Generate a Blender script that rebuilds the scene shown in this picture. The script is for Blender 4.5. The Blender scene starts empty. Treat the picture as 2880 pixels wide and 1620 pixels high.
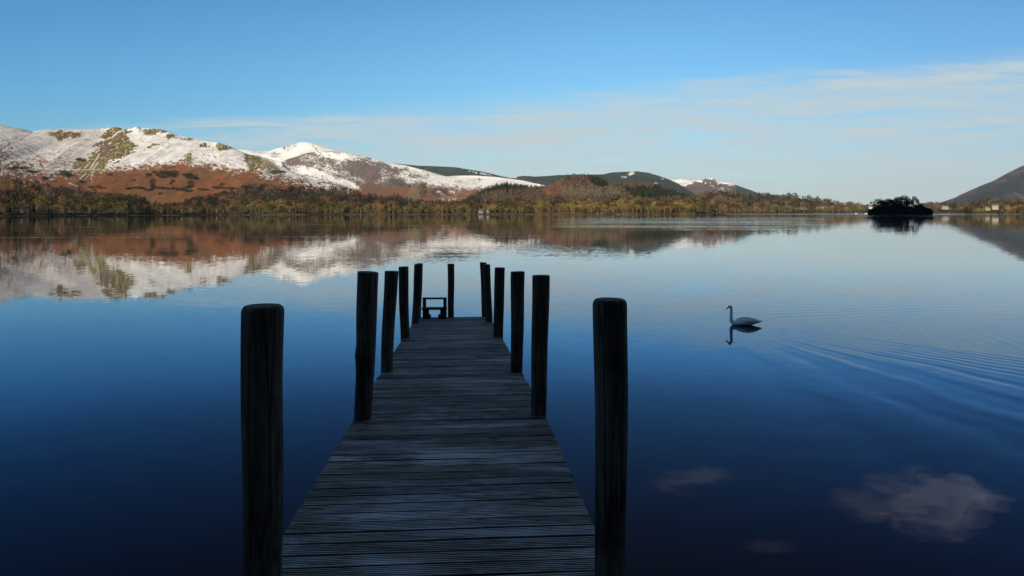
import bpy, math, random
import numpy as np
from mathutils import Vector

random.seed(7)
RNG = np.random.default_rng(11)
SC = bpy.context.scene
COL = SC.collection
R = math.radians
F = 1920.0      # focal length in pixels of the 2880 px wide photograph (24 mm lens)
CX = 1440.0
YH = 598.0      # eye level
H = 3.6         # eye height above the water, metres

# ------------------------------------------------------------------ noise
def _h(ix, iy, s):
    n = (ix.astype(np.int64) * 374761393 + iy.astype(np.int64) * 668265263 + s * 974634777) & 0xFFFFFFFF
    n = ((n ^ (n >> 13)) * 1274126177) & 0xFFFFFFFF
    return ((n ^ (n >> 16)) & 0xFFFFFF) / float(0xFFFFFF)

def vnoise(x, y, s=0):
    x = np.asarray(x, float); y = np.asarray(y, float)
    ix = np.floor(x); iy = np.floor(y)
    fx = x - ix; fy = y - iy
    fx = fx * fx * fx * (fx * (fx * 6 - 15) + 10); fy = fy * fy * fy * (fy * (fy * 6 - 15) + 10)
    a = _h(ix, iy, s); b = _h(ix + 1, iy, s); c = _h(ix, iy + 1, s); d = _h(ix + 1, iy + 1, s)
    return (a * (1 - fx) + b * fx) * (1 - fy) + (c * (1 - fx) + d * fx) * fy

def fbm(x, y, o=4, s=0, g=.5):
    t = 0; a = 1; n = 0
    for k in range(o):
        t = t + a * vnoise(x * 2 ** k + 17.3 * k, y * 2 ** k + 5.1 * k, s + k); n += a; a *= g
    return t / n

def ss(e0, e1, x):
    t = np.clip((x - e0) / (e1 - e0), 0, 1)
    return t * t * (3 - 2 * t)

def interp(x, pts):
    p = np.array(pts, float)
    return np.interp(x, p[:, 0], p[:, 1])

def seg_dist(x, y, pts):
    best = np.full(np.shape(x), 1e9)
    for (x0, y0), (x1, y1) in zip(pts[:-1], pts[1:]):
        dx, dy = x1 - x0, y1 - y0
        t = np.clip(((x - x0) * dx + (y - y0) * dy) / (dx * dx + dy * dy), 0, 1)
        best = np.minimum(best, np.hypot(x - x0 - t * dx, y - y0 - t * dy))
    return best

def inpoly(x, y, P):
    r = np.zeros(np.shape(x), bool)
    n = len(P)
    for i in range(n):
        x0, y0 = P[i]; x1, y1 = P[(i + 1) % n]
        if y0 == y1: continue
        c = ((y0 > y) != (y1 > y)) & (x < (x1 - x0) * (y - y0) / (y1 - y0) + x0)
        r ^= c
    return r

def mix(a, b, f):
    f = np.asarray(f)[..., None]
    return a * (1 - f) + np.asarray(b) * f

# ------------------------------------------------------------------ objects
def tag(o, label=None, cat=None, group=None, kind=None):
    if label: o['label'] = label
    if cat: o['category'] = cat
    if group: o['group'] = group
    if kind: o['kind'] = kind
    return o

def link(o, parent=None):
    COL.objects.link(o)
    if parent is not None: o.parent = parent
    return o

def empty(name, loc=(0, 0, 0), rz=0):
    o = bpy.data.objects.new(name, None)
    o.location = loc; o.rotation_euler = (0, 0, rz); o.empty_display_size = .2
    return link(o)

def np_mesh(name, V, T, mat, cols=None, smooth=False):
    """mesh data from a vertex array and a triangle or quad array"""
    V = np.asarray(V, np.float32); T = np.asarray(T, np.int32)
    me = bpy.data.meshes.new(name)
    me.vertices.add(len(V)); me.vertices.foreach_set('co', V.ravel())
    k = T.shape[1]
    me.loops.add(T.size); me.loops.foreach_set('vertex_index', T.ravel())
    me.polygons.add(len(T))
    me.polygons.foreach_set('loop_start', np.arange(0, T.size, k, dtype=np.int32))
    me.polygons.foreach_set('use_smooth', np.full(len(T), smooth))
    if cols is not None:
        a = me.color_attributes.new('albedo', 'FLOAT_COLOR', 'POINT')
        c = np.ones((len(V), 4), np.float32); c[:, :3] = np.clip(cols, 0, 1)
        a.data.foreach_set('color', c.ravel())
    me.update(calc_edges=True); me.validate()
    if mat: me.materials.append(mat)
    return me

def mesh_obj(name, V, Fc, mat, parent=None, smooth=False):
    """small mesh from python lists (faces of any size)"""
    me = bpy.data.meshes.new(name)
    me.from_pydata([tuple(v) for v in V], [], [tuple(f) for f in Fc])
    me.polygons.foreach_set('use_smooth', np.full(len(me.polygons), smooth))
    me.update()
    if mat: me.materials.append(mat)
    return link(bpy.data.objects.new(name, me), parent)

class MB:
    def __init__(s): s.V = []; s.F = []
    def box(s, c, d, rz=0, tilt=0):
        b = len(s.V); ca, sa = math.cos(rz), math.sin(rz)
        for sx in (-.5, .5):
            for sy in (-.5, .5):
                for sz in (-.5, .5):
                    x, y, z = sx * d[0], sy * d[1], sz * d[2]
                    z += y * tilt
                    s.V.append((c[0] + x * ca - y * sa, c[1] + x * sa + y * ca, c[2] + z))
        for f in ((0, 1, 3, 2), (4, 6, 7, 5), (0, 4, 5, 1), (2, 3, 7, 6), (0, 2, 6, 4), (1, 5, 7, 3)):
            s.F.append([b + i for i in f])
    def tube(s, pts, rad, n=8, cap=True):
        b = len(s.V)
        for i, p in enumerate(pts):
            p = Vector(p)
            t = (Vector(pts[min(i + 1, len(pts) - 1)]) - Vector(pts[max(i - 1, 0)])).normalized()
            u = t.orthogonal().normalized() if abs(t.z) < .95 else Vector((1, 0, 0))
            u = (u - t * u.dot(t)).normalized(); w = t.cross(u)
            for k in range(n):
                a = 2 * math.pi * k / n
                s.V.append(tuple(p + (u * math.cos(a) + w * math.sin(a)) * rad[i]))
        for i in range(len(pts) - 1):
            for k in range(n):
                k2 = (k + 1) % n
                s.F.append([b + i * n + k, b + i * n + k2, b + (i + 1) * n + k2, b + (i + 1) * n + k])
        if cap:
            s.F.append([b + k for k in range(n)][::-1])
            s.F.append([b + (len(pts) - 1) * n + k for k in range(n)])
    def build(s, name, mat, parent=None, smooth=False):
        return mesh_obj(name, s.V, s.F, mat, parent, smooth)

# ------------------------------------------------------------------ materials
def new_mat(name):
    m = bpy.data.materials.new(name); m.use_nodes = True
    nt = m.node_tree
    return m, nt, nt.nodes['Principled BSDF']

def N(nt, t, **kw):
    n = nt.nodes.new(t)
    for k, v in kw.items():
        if k in ('ins',):
            for a, b in v.items(): n.inputs[a].default_value = b
        else: setattr(n, k, v)
    return n

def L(nt, a, b): nt.links.new(a, b)

def ramp(nt, fac, stops):
    r = N(nt, 'ShaderNodeValToRGB'); e = r.color_ramp.elements
    while len(e) < len(stops): e.new(.5)
    for i, (p, c) in enumerate(stops):
        e[i].position = p; e[i].color = (*c, 1)
    L(nt, fac, r.inputs[0]); return r.outputs[0]

def mathn(nt, op, a, b=None, c=None, clamp=False):
    n = N(nt, 'ShaderNodeMath', operation=op, use_clamp=clamp)
    for i, v in enumerate((a, b, c)):
        if v is None: continue
        if isinstance(v, (int, float)): n.inputs[i].default_value = v
        else: L(nt, v, n.inputs[i])
    return n.outputs[0]

def mixc(nt, f, a, b, blend='MIX'):
    n = N(nt, 'ShaderNodeMix', data_type='RGBA', blend_type=blend)
    for i, v in ((0, f), (6, a), (7, b)):
        if isinstance(v, (int, float)): n.inputs[i].default_value = v
        elif isinstance(v, tuple): n.inputs[i].default_value = (*v, 1)
        else: L(nt, v, n.inputs[i])
    return n.outputs[2]

def terrain_mat(name, scale=.02, amt=.35, rough=.95):
    m, nt, b = new_mat(name)
    at = N(nt, 'ShaderNodeAttribute', attribute_name='albedo')
    tc = N(nt, 'ShaderNodeTexCoord')
    no = N(nt, 'ShaderNodeTexNoise', ins={'Scale': scale, 'Detail': 6, 'Roughness': .6})
    L(nt, tc.outputs['Object'], no.inputs['Vector'])
    r = ramp(nt, no.outputs[0], [(.3, (1 - amt,) * 3), (.7, (1,) * 3)])
    L(nt, mixc(nt, 1.0, at.outputs[0], r, 'MULTIPLY'), b.inputs['Base Color'])
    b.inputs['Roughness'].default_value = rough
    b.inputs['Specular IOR Level'].default_value = .15
    return m

def plain_mat(name, col, var=.3, scale=3., rough=.8, spec=.3, obj_random=0, stretch=(1, 1, 1)):
    m, nt, b = new_mat(name)
    tc = N(nt, 'ShaderNodeTexCoord')
    mp = N(nt, 'ShaderNodeMapping'); mp.inputs['Scale'].default_value = stretch
    L(nt, tc.outputs['Object'], mp.inputs[0])
    no = N(nt, 'ShaderNodeTexNoise', ins={'Scale': scale, 'Detail': 5, 'Roughness': .65})
    L(nt, mp.outputs[0], no.inputs['Vector'])
    lo = tuple(c * (1 - var) for c in col); hi = tuple(min(1, c * (1 + var)) for c in col)
    c = ramp(nt, no.outputs[0], [(.3, lo), (.7, hi)])
    if obj_random:
        oi = N(nt, 'ShaderNodeObjectInfo')
        v = mathn(nt, 'MULTIPLY_ADD', oi.outputs['Random'], 2 * obj_random, 1 - obj_random)
        hs = N(nt, 'ShaderNodeHueSaturation')
        L(nt, v, hs.inputs['Value'])
        hue = mathn(nt, 'MULTIPLY_ADD', mathn(nt, 'FRACT', mathn(nt, 'MULTIPLY', oi.outputs['Random'], 7.31)), .05, .475)
        L(nt, hue, hs.inputs['Hue']); L(nt, c, hs.inputs['Color']); c = hs.outputs[0]
    L(nt, c, b.inputs['Base Color'])
    b.inputs['Roughness'].default_value = rough
    b.inputs['Specular IOR Level'].default_value = spec
    return m

def wood_mat(name, dark, light, axis, rough=.6, spec=.4, bump=.3, frost_sheen=0., tone=False, patch=(.45, .68, .88)):
    """weathered timber, grain running along the given object axis"""
    m, nt, b = new_mat(name)
    tc = N(nt, 'ShaderNodeTexCoord'); src = tc.outputs['Object']
    if tone:      # every board is cut from another piece of timber
        bi = N(nt, 'ShaderNodeAttribute', attribute_name='board_seed')
        ad = N(nt, 'ShaderNodeVectorMath', operation='MULTIPLY_ADD'); ad.inputs[1].default_value = (40, 7, 0)
        L(nt, bi.outputs[1], ad.inputs[0]); L(nt, src, ad.inputs[2]); src = ad.outputs[0]
    def coords(s):
        mp = N(nt, 'ShaderNodeMapping')
        mp.inputs['Scale'].default_value = tuple(s if i == axis else 1 for i in range(3))
        L(nt, src, mp.inputs[0]); return mp.outputs[0]
    def noise(v, scale, det=6, rgh=.65, dist=0.):
        n = N(nt, 'ShaderNodeTexNoise', ins={'Scale': scale, 'Detail': det, 'Roughness': rgh, 'Distortion': dist})
        L(nt, v, n.inputs['Vector']); return n.outputs[0]
    g = noise(coords(.06), 38, 7, .65, .6)           # fine grain
    g2 = noise(coords(.12), 11, 6, .7, 1.5)          # broad streaks
    p = noise(tc.outputs['Object'], 1.7, 5, .6)
    k = N(nt, 'ShaderNodeTexVoronoi', ins={'Scale': 6.5}, feature='F1'); L(nt, coords(.22), k.inputs['Vector'])
    f = mathn(nt, 'MULTIPLY_ADD', p, .45, mathn(nt, 'MULTIPLY_ADD', g, .45, mathn(nt, 'MULTIPLY', g2, .45)))
    c = ramp(nt, f, [(patch[0], dark), (patch[1], tuple((a + d) / 2 for a, d in zip(dark, light))), (patch[2], light)])
    knot = ramp(nt, k.outputs[0], [(.02, (.25,) * 3), (.10, (1,) * 3)])
    c = mixc(nt, 1., c, knot, 'MULTIPLY')
    # long drying cracks
    cr = N(nt, 'ShaderNodeTexVoronoi', ins={'Scale': 14.}, feature='DISTANCE_TO_EDGE'); L(nt, coords(.05), cr.inputs['Vector'])
    cm = mathn(nt, 'MULTIPLY', cr.outputs[0], 9., clamp=True)
    cmix = ramp(nt, cm, [(0, (.15,) * 3), (.5, (1,) * 3)])
    c = mixc(nt, .8, c, mixc(nt, 1., c, cmix, 'MULTIPLY'))
    if frost_sheen:  # pale frosty patches that also paint the sky's sheen into the colour
        mp3 = N(nt, 'ShaderNodeMapping'); mp3.inputs['Scale'].default_value = (.35, 1, 1)
        L(nt, tc.outputs['Object'], mp3.inputs[0]); p2 = noise(mp3.outputs[0], 2.4, 7, .72, .4)
        fm = mathn(nt, 'MULTIPLY', mathn(nt, 'SUBTRACT', p2, .49, clamp=True), 6. * frost_sheen, clamp=True)
        fm = mathn(nt, 'MULTIPLY', fm, mathn(nt, 'MULTIPLY_ADD', g, 1.3, -.1), clamp=True)
        c = mixc(nt, fm, c, (.62, .62, .66))
    if tone:
        at = N(nt, 'ShaderNodeAttribute', attribute_name='board_tone_groove_shade'); c = mixc(nt, 1., c, at.outputs[0], 'MULTIPLY')
    L(nt, c, b.inputs['Base Color'])
    L(nt, mathn(nt, 'MULTIPLY_ADD', p, .4, rough - .2), b.inputs['Roughness'])
    b.inputs['Specular IOR Level'].default_value = spec
    bp = N(nt, 'ShaderNodeBump', ins={'Strength': bump, 'Distance': .012})
    L(nt, mathn(nt, 'MULTIPLY_ADD', cm, .6, g), bp.inputs['Height']); L(nt, bp.outputs[0], b.inputs['Normal'])
    return m

def foliage_mat(name):
    m, nt, b = new_mat(name)
    at = N(nt, 'ShaderNodeAttribute', attribute_name='albedo')
    L(nt, at.outputs[0], b.inputs['Base Color'])
    b.inputs['Roughness'].default_value = .9; b.inputs['Specular IOR Level'].default_value = .1
    return m

M_FELL = terrain_mat('fell_side', .03, .3)
M_FAR = terrain_mat('far_fell', .008, .3)
M_GROUND = terrain_mat('shore_ground', .05, .4)
M_WOODS = foliage_mat('winter_wood')
M_POST = wood_mat('wet_round_timber', (.006, .005, .004), (.16, .12, .088), 2, .75, .25, 1., patch=(.56, .68, .84))
M_DECK = wood_mat('grooved_decking', (.026, .021, .018), (.44, .37, .32), 0, .6, .35, .5, frost_sheen=1.3, tone=True, patch=(.50, .66, .84))
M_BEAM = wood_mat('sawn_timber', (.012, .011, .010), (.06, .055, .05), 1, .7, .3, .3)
M_FRAME = wood_mat('dark_sawn_timber', (.006, .006, .006), (.025, .023, .022), 0, .7, .2, .3)

# ------------------------------------------------------------------ camera
cam = bpy.data.cameras.new('camera'); cam.lens = 24; cam.sensor_width = 36
cam.clip_start = .05; cam.clip_end = 60000
cam.shift_y = -(810 - YH) / 2880
co = link(bpy.data.objects.new('camera', cam)); co.location = (0, 0, H); co.rotation_euler = (R(90), 0, 0)
SC.camera = co

# ------------------------------------------------------------------ sky and sun
SUN_AZ = R(207)          # compass angle from +Y towards +X: behind the camera, to its left
SUN_EL = R(13)
sdir = Vector((math.sin(SUN_AZ) * math.cos(SUN_EL), math.cos(SUN_AZ) * math.cos(SUN_EL), math.sin(SUN_EL)))
sl = bpy.data.lights.new('sun', 'SUN'); sl.energy = 5.0; sl.angle = R(.5); sl.color = (1, .83, .60)
so = link(bpy.data.objects.new('sun', sl)); so.rotation_euler = sdir.to_track_quat('Z', 'Y').to_euler()

def build_world():
    w = bpy.data.worlds.new('World'); SC.world = w; w.use_nodes = True
    nt = w.node_tree; bg = nt.nodes['Background']
    sky = N(nt, 'ShaderNodeTexSky', sky_type='NISHITA'); sky.sun_disc = False
    sky.sun_elevation = SUN_EL; sky.sun_rotation = SUN_AZ
    sky.altitude = 80; sky.air_density = 1.0; sky.dust_density = .3; sky.ozone_density = 3.0
    tc = N(nt, 'ShaderNodeTexCoord'); sp = N(nt, 'ShaderNodeSeparateXYZ')
    L(nt, tc.outputs['Generated'], sp.inputs[0])
    x, y, z = sp.outputs
    yy = mathn(nt, 'MAXIMUM', mathn(nt, 'ABSOLUTE', y), .02)
    # tangent coordinates of the sky in front (same units for x and height)
    tx = mathn(nt, 'DIVIDE', x, yy); tz = mathn(nt, 'DIVIDE', z, yy)
    front = mathn(nt, 'GREATER_THAN', y, 0.02)
    def vec(a, b, c=0.):
        v = N(nt, 'ShaderNodeCombineXYZ')
        for i, q in enumerate((a, b, c)):
            if isinstance(q, (int, float)): v.inputs[i].default_value = q
            else: L(nt, q, v.inputs[i])
        return v.outputs[0]
    def noise(v, scale, det=5, rough=.6, dist=0.):
        n = N(nt, 'ShaderNodeTexNoise', ins={'Scale': scale, 'Detail': det, 'Roughness': rough, 'Distortion': dist})
        L(nt, v, n.inputs['Vector']); return n.outputs[0]
    def sstep(v, a, b):
        n = N(nt, 'ShaderNodeMapRange', interpolation_type='SMOOTHSTEP')
        n.inputs[1].default_value = a; n.inputs[2].default_value = b; L(nt, v, n.inputs[0]); return n.outputs[0]
    # the colour of the clear sky, tinted a little by height
    k = N(nt, 'ShaderNodeMapRange'); k.inputs[1].default_value = 0; k.inputs[2].default_value = .75
    L(nt, z, k.inputs[0])
    tint = ramp(nt, k.outputs[0], [(q, tuple(v * .5 for v in c_)) for q, c_ in SKYTINT]); tint.node.color_ramp.interpolation = 'B_SPLINE'
    tint = mixc(nt, 1., tint, (2., 2., 2.), 'MULTIPLY')
    col = mixc(nt, 1., sky.outputs[0], tint, 'MULTIPLY')
    col = mixc(nt, sstep(mathn(nt, 'DIVIDE', x, yy), .1, -.9), col, mixc(nt, 1., col, (.60, .90, 1.06), 'MULTIPLY'))
    col = mixc(nt, sstep(mathn(nt, 'DIVIDE', x, yy), .05, .85), col, mixc(nt, 1., col, (.74, .74, .82), 'MULTIPLY'))
    # thin veil of cirrus, spreading from lower left to the right
    v1 = vec(mathn(nt, 'MULTIPLY', tx, 1.0), mathn(nt, 'MULTIPLY_ADD', tx, -.35, mathn(nt, 'MULTIPLY', tz, 7.)), 0)
    n1 = noise(v1, 2.2, 7, .62, .5)
    n2 = noise(vec(mathn(nt, 'MULTIPLY', tx, 3.), mathn(nt, 'MULTIPLY', tz, 34.)), 2.0, 6, .65, .6)
    # upper limit of the veil as a function of tx
    ul = mathn(nt, 'MULTIPLY_ADD', tx, .085, .168)
    lo = mathn(nt, 'SUBTRACT', ul, tz)
    m1 = sstep(mathn(nt, 'ADD', lo, mathn(nt, 'MULTIPLY_ADD', n2, .05, -.025)), -.02, .05)
    st = mathn(nt, 'MULTIPLY_ADD', n2, .62, mathn(nt, 'MULTIPLY', n1, .62))
    side = sstep(tx, -.8, .15)
    c1 = mathn(nt, 'MULTIPLY', m1, sstep(st, .26, .80))
    c1 = mathn(nt, 'MULTIPLY', c1, mathn(nt, 'MULTIPLY_ADD', side, .75, .25))
    c1 = mathn(nt, 'MULTIPLY', c1, .95)
    cl = c1
    # fine streak at the upper edge right, and one on the left
    def band(cx, cz, rx, rz, slope, amt, fr=.45, to=.75):
        dx = mathn(nt, 'DIVIDE', mathn(nt, 'SUBTRACT', tx, cx), rx)
        zz = mathn(nt, 'SUBTRACT', mathn(nt, 'SUBTRACT', tz, cz), mathn(nt, 'MULTIPLY', mathn(nt, 'SUBTRACT', tx, cx), slope))
        dz = mathn(nt, 'DIVIDE', zz, rz)
        r = mathn(nt, 'ADD', mathn(nt, 'MULTIPLY', dx, dx), mathn(nt, 'MULTIPLY', dz, dz))
        e = sstep(r, 1., 0.)
        return mathn(nt, 'MULTIPLY', mathn(nt, 'MULTIPLY', e, sstep(n2, fr, to)), amt)
    for a in ((.56, .200, .52, .018, .05, .55, .22, .66), (.25, .150, .40, .022, .03, .45, .25, .7), (.5, .12, .6, .02, .02, .35, .3, .7),
              (-.36, .130, .32, .014, .01, .8, .25, .7), (-.22, .108, .36, .016, 0, .6, .28, .7)):
        cl = mathn(nt, 'ADD', cl, band(*a), clamp=True)
    hue = mixc(nt, sstep(tz, .0, .2), (.92, 1.06, 1.10), (.86, 1.05, 1.13))
    bright = N(nt, 'ShaderNodeVectorMath', operation='SCALE'); bright.inputs[3].default_value = CLOUD
    L(nt, hue, bright.inputs[0])
    cl = mathn(nt, 'MULTIPLY', cl, front)
    col = mixc(nt, cl, col, bright.outputs[0])
    # small clouds above the picture, seen only mirrored in the lake
    n3 = noise(vec(mathn(nt, 'MULTIPLY', tx, 1.), mathn(nt, 'MULTIPLY', tz, 2.6)), 8., 8, .66, 1.0)
    tot = None
    for (cx, cz, rx, rz, amt) in ((.258, .386, .075, .024, .30), (.622, .430, .12, .044, .78), (.385, .490, .07, .016, .20), (.55, .418, .10, .045, .40)):
        dx = mathn(nt, 'DIVIDE', mathn(nt, 'SUBTRACT', tx, cx), rx)
        dz = mathn(nt, 'DIVIDE', mathn(nt, 'SUBTRACT', tz, cz), rz)
        r = mathn(nt, 'ADD', mathn(nt, 'MULTIPLY', dx, dx), mathn(nt, 'MULTIPLY', dz, dz))
        q = mathn(nt, 'SUBTRACT', mathn(nt, 'MULTIPLY_ADD', n3, 2.6, -.55), mathn(nt, 'MULTIPLY', r, .85))
        q = mathn(nt, 'MULTIPLY', sstep(q, -.1, 1.1), amt)
        tot = q if tot is None else mathn(nt, 'MAXIMUM', tot, q)
    tot = mathn(nt, 'MULTIPLY', tot, front)
    col = mixc(nt, tot, col, CUMULUS)
    L(nt, col, bg.inputs['Color']); bg.inputs['Strength'].default_value = SKY_STRENGTH

SKYTINT = [(0, (.78, .86, .98)), (.17, (.76, 1.06, 1.14)), (.39, (.65, 1.12, 1.24)), (.62, (.48, .60, .80)), (.85, (1.5, 1.22, .98)), (1, (1.75, 1.3, 1.0))]
CLOUD = 4.7
CUMULUS = (11.2, 11.2, 10.6)
SKY_STRENGTH = .096
build_world()

# ------------------------------------------------------------------ hills
def ridge(name, crest, dc, db, nu, nv, back=.35, power=1.15, relief=.05, rs=1., colour=None, mat=None, zb=-2., seed=0, smooth=True, sm=150., edge=0):
    """a solid hill: foot at distance db, crest line at distance dc, and a far side falling away behind it"""
    px = np.linspace(crest[0][0], crest[-1][0], nu)
    py = interp(px, crest)
    if edge: py = py + (fbm(px * .35, px * 0 + seed, 3, seed) - .5) * edge
    dcv = dc(px) if callable(dc) else np.full(nu, float(dc))
    dbv = db(px) if callable(db) else np.full(nu, float(db))
    kw = max(3, int(320 / (px[1] - px[0]))); ker = np.hanning(kw * 2 + 3); ker /= ker.sum()
    dcv = np.convolve(np.pad(dcv, kw + 1, 'edge'), ker, 'valid'); dbv = np.convolve(np.pad(dbv, kw + 1, 'edge'), ker, 'valid')
    zc = np.maximum(H + (YH - py) / F * dcv, 1.)
    # only the top of the slope follows every bump of the sky line
    kw = max(3, int(sm / (px[1] - px[0]))); ker = np.hanning(kw * 2 + 3); ker /= ker.sum()
    zs = np.convolve(np.pad(zc, kw + 1, 'edge'), ker, 'valid')
    nb = max(8, nv // 6)
    t = np.concatenate([np.linspace(0, 1, nv), np.linspace(1, 1 + back, nb + 1)[1:]])
    PX, T = np.meshgrid(px, t, indexing='ij')
    D = dbv[:, None] + (dcv - dbv)[:, None] * T
    S = np.where(T <= 1, np.clip(T, 0, 1) ** power, 1 - ss(0, back * 1.15, T - 1))
    wt = ss(.92, 1., T)
    Z = zb + (zs[:, None] * (1 - wt) + zc[:, None] * wt - zb) * S
    X = (PX - CX) / F * D
    win = np.sin(np.pi * np.clip(T, 0, 1)) ** .8
    sc = rs / 300.
    rel = (fbm(X * sc + 3, D * sc * .45, 5, seed) - .5) * 2
    rib = 1 - np.abs(fbm(X * sc * 2.2 + 9, D * sc * .35 + (X * sc) * .3, 4, seed + 5) * 2 - 1) * 2
    Z = Z + (rel * 1.0 + rib * .45) * relief * zc[:, None] * win
    PY = YH - (Z - H) / D * F
    cols = colour(PX, PY, T, X, D, Z)
    V = np.stack([X, D, Z], -1).reshape(-1, 3)
    n2 = len(t); i = np.arange(nu - 1)[:, None] * n2 + np.arange(n2 - 1)[None, :]
    Q = np.stack([i, i + n2, i + n2 + 1, i + 1], -1).reshape(-1, 4)
    me = np_mesh(name, V, Q, mat or M_FAR, cols.reshape(-1, 3), smooth)
    o = link(bpy.data.objects.new(name, me)); tag(o, kind='structure')
    return o

C1 = lambda p: [(x / 3.578, 320 + y / 3.578) for x, y in p]
C2 = lambda p: [(640 + x / 3.578, 360 + y / 3.578) for x, y in p]
C3 = lambda p: [(1280 + x / 3.578, 440 + y / 3.578) for x, y in p]
C4 = lambda p: [(1900 + x / 2.6286, 440 + y / 2.6286) for x, y in p]

SNOW = np.array((.88, .87, .85)); BRACKEN = np.array((.225, .088, .036)); GRASS = np.array((.175, .135, .024))
ROCK = np.array((.10, .085, .07)); GORSE = np.array((.022, .026, .010)); HEATH = np.array((.13, .095, .085))

def ell(x, y, cx, cy, rx, ry, rot=0, soft=.5):
    c, s = math.cos(rot), math.sin(rot)
    u = ((x - cx) * c + (y - cy) * s) / rx; v = (-(x - cx) * s + (y - cy) * c) / ry
    return np.hypot(u, v)

def catbells_col(PX, PY, T, X, D, Z):
    cx = PX * 3.578; cy = (PY - 320) * 3.578           # coordinates of the close-up the features were measured in
    n_hi = fbm(cx / 14, cy / 9, 4, 21, .65); n_md = fbm(cx / 60 + cy / 90, cy / 34, 4, 22, .6); n_lo = fbm(cx / 260, cy / 160, 3, 23)
    line = interp(cx, [(0, 470), (300, 500), (600, 545), (860, 570), (1050, 550), (1300, 525), (1700, 505), (2000, 510), (2300, 560), (2576, 600), (2800, 640), (3000, 690), (3200, 720), (3500, 700)])
    soft = interp(cx, [(0, 330), (800, 260), (1050, 70), (1700, 75), (2300, 90), (3500, 110)])
    s = (line - cy) / soft
    cov = np.clip(s, -1.5, .8)
    thr = (n_hi - .5) * 3.4 + (n_md - .5) * 2.2
    n_f = fbm(cx / 6 + cy / 20, cy / 4.5, 3, 24, .7)
    n_g = 1 - np.abs(fbm(X / 190, D / 900 + X / 500, 4, 27) * 2 - 1) * 1.6
    n_s = fbm((cx + cy * 1.2) / 44, (cy - cx * .35) / 15, 4, 25, .65)
    snow = ss(-.30, .36, cov * 1.05 - interp(cx, [(0, .36), (850, .32), (1100, .20), (4000, .20)]) + thr * .42 + (n_f - .5) * 1.5 + (n_s - .5) * 2.2 + (n_g - .5) * 1.0)
    # the left side carries only a dusting
    dust = interp(cx, [(0, .8), (700, .75), (950, .7), (1100, 1), (3500, 1)])
    snow = snow * (1 - .22 * ss(.46, .66, n_md))
    b = mix(BRACKEN * np.ones(cx.shape + (3,)), BRACKEN * np.array((.70, .74, .85)), ss(.42, .68, n_md))
    b = mix(b, np.array((.16, .085, .040)), ss(.5, .75, n_lo) * .7)
    b = mix(b, GRASS * .9, ss(.60, .75, fbm(cx / 120, cy / 50, 3, 31)) * .35)
    col = mix(b, SNOW, snow * dust)
    # grass
    P = [(1100, 150), (1330, 150), (1290, 230), (1370, 330), (1330, 390), (1200, 440), (1100, 470), (1040, 550), (940, 600), (850, 660), (790, 740), (765, 720), (800, 640), (840, 560), (750, 530), (800, 460), (900, 440), (900, 400), (1000, 340), (930, 320), (1050, 260), (1000, 230)]
    wx = cx + (n_md - .5) * 110 + (n_hi - .5) * 60; wy = cy + (fbm(cx / 50, cy / 40, 4, 40) - .5) * 90
    g = inpoly(wx, wy, P).astype(float)
    for e in ((660, 205, 185, 42), (1560, 172, 125, 34), (1720, 222, 60, 14), (1870, 243, 80, 14), (2060, 318, 60, 20), (2250, 325, 75, 45), (1900, 462, 55, 65), (2540, 480, 70, 110), (1160, 495, 55, 18), (1530, 325, 60, 14), (1150, 145, 60, 12), (620, 245, 90, 16)):
        g = np.maximum(g, 1 - ss(.85, 1.05, ell(wx, wy, *e)))
    for (x, y, rx, ry, rot) in ((2290 + 310, 640, 100, 40, .5), (2290 + 330, 580, 90, 40, .3), (2290 + 430, 640, 120, 50, .45), (2290 + 480, 720, 90, 30, .5), (2290 + 190, 480, 40, 60, 0)):
        g = np.maximum(g, (1 - ss(.7, 1.15, ell(wx, wy, x, y - 120, rx, ry, rot))) * .9)
    gc = mix(GRASS * np.ones(cx.shape + (3,)), np.array((.13, .085, .035)), ss(.45, .7, n_md))
    gc = mix(gc, np.array((.16, .10, .06)), (1 - ss(.6, 1.1, ell(wx, wy, 1070, 370, 90, 90))) * .8)
    col = mix(col, gc, g * (1 - .9 * ss(.60, .74, n_hi)))
    # crags on the sky line
    rock = (1 - ss(.6, 1.1, ell(wx, wy, 2330, 335, 70, 26, .45))) + (1 - ss(.5, 1.1, ell(wx, wy, 1385, 140, 40, 18))) + (1 - ss(.6, 1.2, ell(wx, wy, 2290 + 600, 530, 60, 22, .6)))
    col = mix(col, ROCK, np.clip(rock, 0, 1) * ss(.35, .55, n_hi))
    # snow lying along paths, gullies and walls; dark walls
    def line_(pts, w, c, a=1., j=6):
        nonlocal col
        d = seg_dist(cx + (n_md - .5) * j * 3, cy + (n_hi - .5) * j, pts)
        col = mix(col, c, (1 - ss(w * .5, w * 1.3, d)) * a)
    for pts, w in (([(290, 552), (600, 558), (850, 564), (1060, 562)], 5), ([(1230, 170), (1180, 190), (1130, 240)], 12), ([(1120, 240), (1040, 268)], 7),
                   ([(1005, 400), (960, 470), (900, 556)], 9), ([(990, 480), (955, 520), (925, 560)], 6), ([(985, 500), (940, 560)], 5), ([(900, 490), (860, 545)], 6),
                   ([(865, 600), (805, 655)], 6), ([(960, 580), (900, 612), (850, 660)], 4), ([(690, 700), (790, 730)], 5), ([(990, 340), (1000, 365), (960, 390)], 7), ([(1240, 175), (1262, 218)], 5),
                   ([(30, 480), (25, 560), (20, 610)], 8), ([(1120, 290), (1100, 300)], 14)):
        line_(pts, w * .62, SNOW, .75)
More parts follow.
